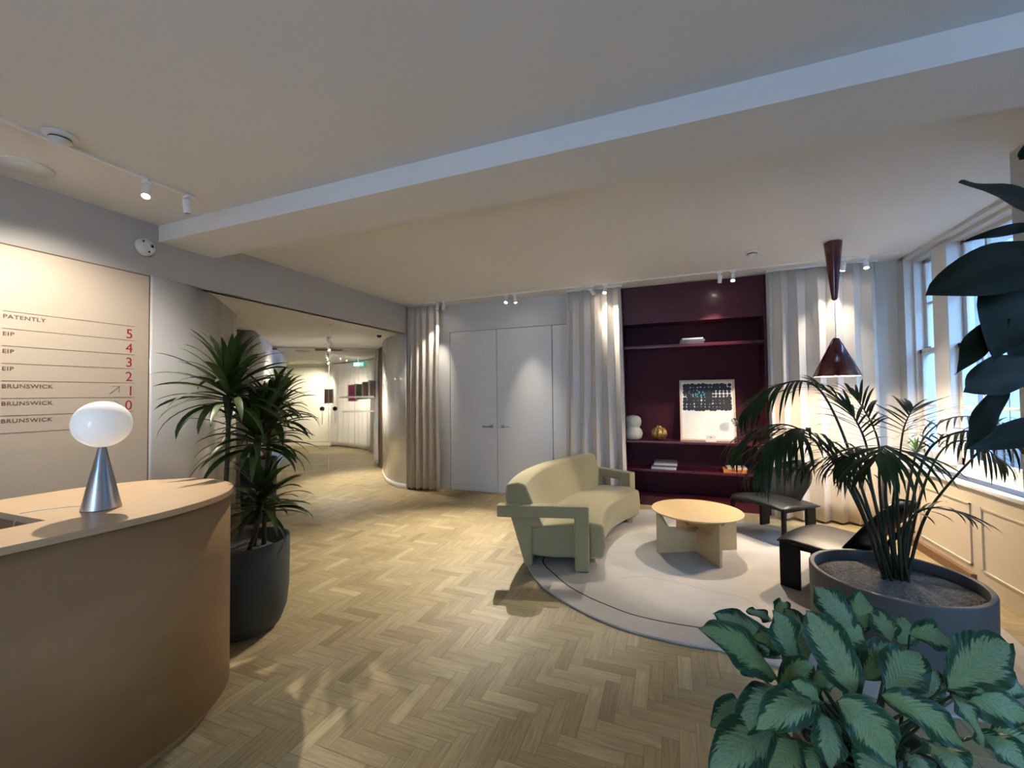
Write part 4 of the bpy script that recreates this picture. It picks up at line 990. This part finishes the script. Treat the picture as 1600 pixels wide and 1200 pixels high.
track('lighting_track', (-1.2, -3.2), (-1.2, -.6), CH, 'unseen white ceiling track added behind the viewpoint to carry bounce lights')  # added track and spots, out of view, bouncing warm light onto the ceiling
for yy, tg in ((-2.8, (-2.6, -3.6, .6)), (-1.9, (.9, -3.4, .5)), (-1.0, (-1.6, -2.6, 0))):
    head(-1.2, yy, CH, tg, 265 * K, 'unseen white spotlight added behind the viewpoint for warm bounce, %s on its track' % ('first' if yy < -2.5 else 'middle' if yy < -1.5 else 'last'), 'unseen track spotlights added for warm bounce light', 74, blend=1)

# corridor ceiling
track('lighting_track', (-4.45, 4.5), (-6.35, 6.40), LH, 'white lighting track on the corridor ceiling before the glass partition')
track('lighting_track', (-6.75, 6.80), (-9.3, 9.30), LH, 'white lighting track on the corridor ceiling beyond the glass partition')
GC = 'small spotlights along the corridor track'
def tr(t): return (-4.45 - t * 4.85, 4.5 + t * 4.8)
CL = [(.18, 60, (-5.2, 6.6, 1.0), 'nearest the opening'), (.25, 45, (-7.3, 5.8, 1.3), 'added to warm the left corridor wall'), (.33, 120, (-4.9, 5.9, 0), 'second from the opening'), (.56, 60, (-9.3, 9.9, .9), 'third from the opening'), (.70, 70, (-8.6, 9.8, .5), 'third from the far end'), (.84, 45, (-6.9, 8.6, .9), 'second from the far end'), (.96, 120, (-10.6, 9.7, 1.3), 'at the far end')]  # the left wall spot is added to outweigh the blue light there
for t_, pw, tg, lb in CL: head(*tr(t_), LH, tg, pw * K, 'corridor track spotlight ' + lb, GC, 75, blend=.9)
def disc_thing(name, c, prof, m, label, cat, group=None, down=True):
    bm = NB(); lathe(bm, [(r, -z) for r, z in prof], c, 40); o = obj(name, bm, m, smooth=True); bev(o, .001, 1, 40); return tag(o, label, cat, group)
sm = thing('smoke_detector', (-3.10, 1.21, CH), 'round white smoke detector on the ceiling above the reception desk', 'smoke detector', None)
bm = NB(); lathe(bm, [(.07, 0), (.07, -.012), (.062, -.018), (.001, -.018)], (-3.10, 1.21, CH), 40); obj('base_plate', bm, M['whiteplastic'], sm, smooth=True)
bm = NB(); lathe(bm, [(.045, -.018), (.048, -.035), (.032, -.052), (.001, -.055)], (-3.10, 1.21, CH), 32); obj('sensor_cap', bm, M['whiteplastic'], sm, smooth=True)
bm = NB(); lathe(bm, [(.0475, -.024), (.0485, -.030), (.047, -.031), (.046, -.025)], (-3.10, 1.21, CH), 32); obj('vent_slot', bm, M['dark'], sm)
sm2 = dup(sm, Matrix.Translation((.80, 4.88, CH)), 'small white smoke detector on the ceiling in front of the shelving')
sm['group'] = 'ceiling smoke detectors'; sm2['group'] = 'ceiling smoke detectors'
sp = thing('ceiling_speaker', (-3.76, 1.30, CH), 'large flat round white ceiling speaker in the upper left corner', 'speaker')
bm = NB(); lathe(bm, [(.125, 0), (.125, -.006), (.118, -.010), (.001, -.010)], (-3.72, 1.30, CH), 56); obj('rim', bm, M['whiteplastic'], sp, smooth=True)
bm = NB(); lathe(bm, [(.055, -.010), (.055, -.014), (.05, -.017), (.001, -.017)], (-3.72, 1.30, CH), 40); obj('centre_disc', bm, M['whiteplastic'], sp, smooth=True)
sd = thing('motion_sensor', (-3.99, 2.09, 2.73), 'white wall-mounted security sensor below the beam end', 'sensor')
Mx = Matrix.Translation((-3.998, 2.07, 2.735)) @ Matrix.Rotation(R(90), 4, 'Y')
bm = NB(); lathe(bm, [(.072, 0), (.072, .012), (.058, .035), (.03, .05), (.001, .053)], seg=32, M=Mx)
obj('sensor_housing', bm, M['whiteplastic'], sd, smooth=True)
bm = NB()
for y, z, r in ((.028, .01, .014), (-.03, .035, .008), (.01, -.04, .008)):
    ellip(bm, Vector((-3.954, 2.07 + y, 2.735 + z)), r, r, 14, 8)
obj('sensor_eye', bm, M['dark'], sd, smooth=True)
cmr = thing('dome_camera', (-4.285, 5.46, LH), 'small white and black dome camera on the corridor ceiling', 'camera')
bm = NB(); lathe(bm, [(.06, 0), (.06, -.03), (.05, -.045), (.001, -.045)], (-4.33, 5.40, LH), 32); obj('housing', bm, M['whiteplastic'], cmr, smooth=True)
bm = NB(); lathe(bm, [(.040, -.045), (.036, -.068), (.02, -.082), (.001, -.085)], (-4.33, 5.40, LH), 24); obj('dome', bm, M['dark'], cmr, smooth=True)
disc_thing('ceiling_diffuser', (-7.6, 6.9, LH), [(.15, 0), (.15, .012), (.10, .02), (.001, .02)], M['track'], 'round grey air diffuser on the corridor ceiling', 'diffuser')
# linear air vents at the glass head
gA, gB = Vector((-7.50, 5.90, 0)), Vector((-5.62, 7.42 - .02, 0)); gd = (gB - gA).normalized(); gn = Vector((-gd.y, gd.x, 0))
# glass partition with double doors across the corridor
gp = thing('glass_partition', (gA + gB) / 2, 'frameless glass partition with double doors across the corridor', 'partition')
def gpt(px):      # along the partition, metres from gA
    return gA + gd * px
Lg = (gB - gA).length
seam = (Vector((-6.594, 6.636, 0)) - gA).dot(gd)
def pane(a, b, z0, z1, nm='glass_pane', m='glass', th=.005, par=gp):
    p, q = gpt(a), gpt(b); return obj(nm, prism(NB(), [p + gn * th, q + gn * th, q - gn * th, p - gn * th], z0, z1), M[m], par)
pane(0, .12, 0, 2.50); pane(.12, seam - .004, .01, 2.46, 'glass_door'); pane(seam + .004, 2 * seam - .12, .01, 2.46, 'glass_door'); pane(2 * seam - .12, Lg, 0, 2.50)
pane(.12, 2 * seam - .12, 2.475, 2.51, 'head_rail', 'track', .012)
for s in (-1, 1):
    c = seam + s * .122; p = gpt(c)
    hp = pane(c - .006, c + .006, .93, 1.23, 'pull_handle', 'white', .03)
    Mx = Matrix.Translation((p.x, p.y, 1.25)) @ Matrix(((gd.x, 0, gn.x, 0), (gd.y, 0, gn.y, 0), (0, 1, 0, 0), (0, 0, 0, 1)))
    bm = NB(); lathe(bm, [(.001, -.03), (.042, -.03), (.045, -.025), (.045, .025), (.042, .03), (.001, .03)], seg=28, M=Mx); obj('round_knob', bm, M['dark'], gp, smooth=True)
pane(seam - .0035, seam + .0035, .01, 2.46, 'edge_seal', 'white', .006)
pane(seam - .25, seam + .26, 2.44, 2.475, 'door_closer', 'skirt', .03); pane(-.05, .22, 2.44, 2.475, 'door_closer', 'skirt', .03)
# two white bands on the glass right of the doors
pane(1.375, 2.05, 1.465, 1.505, 'glass_band', 'white', .007); pane(1.42, 2.05, 1.165, 1.20, 'glass_band', 'white', .007)
# small pictures hung before the corridor curtain
def pic(c, yaw, w_, h_, col, label):
    t = thing('small_picture', c, label, 'picture', 'small framed pictures before the corridor curtain')
    Mx = Matrix.Translation(c) @ Matrix.Rotation(yaw, 4, 'Z'); k = ('pic', col)
    M[k] = mat('picture_colour', col, .5, var=(12, .25))
    obj('frame', bx(-w_ / 2, w_ / 2, -.015, .015, -h_ / 2, h_ / 2, M=Mx), M['paper'], t); obj('picture_sheet', bx(-w_ / 2 + .02, w_ / 2 - .02, -.017, -.0155, -h_ / 2 + .02, h_ / 2 - .02, M=Mx), M[k], t)
    bm = NB(); tube(bm, [Mx @ Vector((0, .01, h_ / 2)), Vector((c[0], c[1], LH))], .0015, 4); obj('hanging_wire', bm, M['track'], t)
yw = R(30)
def dpt(x, y, d): return pt(x, y, d)
pic(pt(514, 619, 9.6), yw, .20, .34, (.20, .045, .035), 'dark red picture seen through the glass door seam')
pic(pt(551, 614, 9.9), R(20), .22, .40, (.62, .05, .22), 'bright pink picture farther along the corridor curtain')
pic(pt(563, 612, 9.6), R(70), .26, .36, (.15, .13, .12), 'grey-brown picture right of the bright pink one')
pic(pt(574, 610, 9.3), R(75), .26, .38, (.45, .25, .2), 'pale brown picture seen almost edge-on, middle of the row')
pic(pt(584, 608, 8.9), R(78), .26, .38, (.25, .16, .14), 'brown picture seen almost edge-on, nearest the glass edge')
# exit sign
ex = thing('exit_sign', pt(560, 571, 10.6), 'small green and white lit exit sign on the corridor ceiling', 'sign')
c = pt(560, 571, 11.2); c.z = 2.36
M['exit_green'] = mat('exit_green', (.02, .35, .22), .4, emit=(.05, .8, .5), estr=.8); M['exit_white'] = mat('exit_white', (.9, .9, .9), .4, emit=(.85, 1, .95), estr=1.6)
Mx = Matrix.Translation(c) @ Matrix.Rotation(YAW, 4, 'Z')
obj('sign_panel', bx(-.13, .13, -.012, .012, -.05, .05, M=Mx), M['exit_green'], ex)
bm = NB(); box(bm, -.11, -.06, -.014, -.012, -.04, .02, M=Mx); box(bm, -.03, .02, -.014, -.012, -.04, .04, M=Mx); box(bm, .05, .10, -.014, -.012, -.01, .01, M=Mx); obj('pictogram', bm, M['exit_white'], ex)
obj('sign_bracket', bx(-.01, .01, -.01, .01, .06, LH - c.z, M=Mx), M['white'], ex)

# ------------------------------------------------------------------ street side, beyond the windows
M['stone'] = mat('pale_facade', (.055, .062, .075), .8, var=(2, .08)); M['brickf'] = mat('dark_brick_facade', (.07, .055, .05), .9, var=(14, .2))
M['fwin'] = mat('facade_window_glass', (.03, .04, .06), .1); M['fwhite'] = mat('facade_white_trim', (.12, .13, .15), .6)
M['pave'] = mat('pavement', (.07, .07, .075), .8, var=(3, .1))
gr = struct('ground_street', bx(2.75, 30, -20, 40, -.8, -.7), M['pave'])
def facade(name, x, y0, y1, h, wall, label, floors, bays):
    t = thing(name, (x, (y0 + y1) / 2, -.7), label, 'building'); obj('wall', bx(x, x + 4, y0, y1, -.7, h), M[wall], t)
    bw = (y1 - y0) / bays; fh = (h + .7) / floors
    for i in range(bays):
        for j in range(floors):
            ya = y0 + bw * (i + .25); yb = y0 + bw * (i + .75); za = -.7 + fh * j + fh * .25; zb = -.7 + fh * j + fh * .85
            bm = NB(); box(bm, x - .06, x, ya - .08, yb + .08, za - .08, za); box(bm, x - .06, x, ya - .08, yb + .08, zb, zb + .12); box(bm, x - .05, x, ya - .08, ya, za, zb); box(bm, x - .05, x, yb, yb + .08, za, zb)
            box(bm, x - .03, x, ya, yb, (za + zb) / 2 - .03, (za + zb) / 2 + .03); box(bm, x - .03, x, (ya + yb) / 2 - .02, (ya + yb) / 2 + .02, za, zb)
            f = obj('window_frame', bm, M['fwhite'], t); obj('pane', bx(x - .015, x - .004, ya, yb, za, zb), M['fwin'], f)
    obj('string_course', bx(x - .08, x, y0, y1, -.7 + fh - .15, -.7 + fh + .05), M['fwhite'], t)
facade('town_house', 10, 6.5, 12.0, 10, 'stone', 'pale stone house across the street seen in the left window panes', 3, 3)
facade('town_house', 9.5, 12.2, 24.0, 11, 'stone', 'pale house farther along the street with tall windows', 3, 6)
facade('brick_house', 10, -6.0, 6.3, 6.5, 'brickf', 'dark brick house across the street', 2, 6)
rl_ = thing('street_railing', (4.2, 8, -.7), 'dark iron railing outside the window', 'railing')
bm = NB(); box(bm, 4.18, 4.22, 2, 14, .95, .99); box(bm, 4.18, 4.22, 2, 14, -.55, -.52); obj('rail', bm, M['black'], rl_)
bm = NB()
for i in range(80): box(bm, 4.19, 4.21, 2 + i * .15, 2.02 + i * .15, -.7, 1.05)
o = obj('bars', bm, M['black'], rl_); o['kind'] = 'stuff'
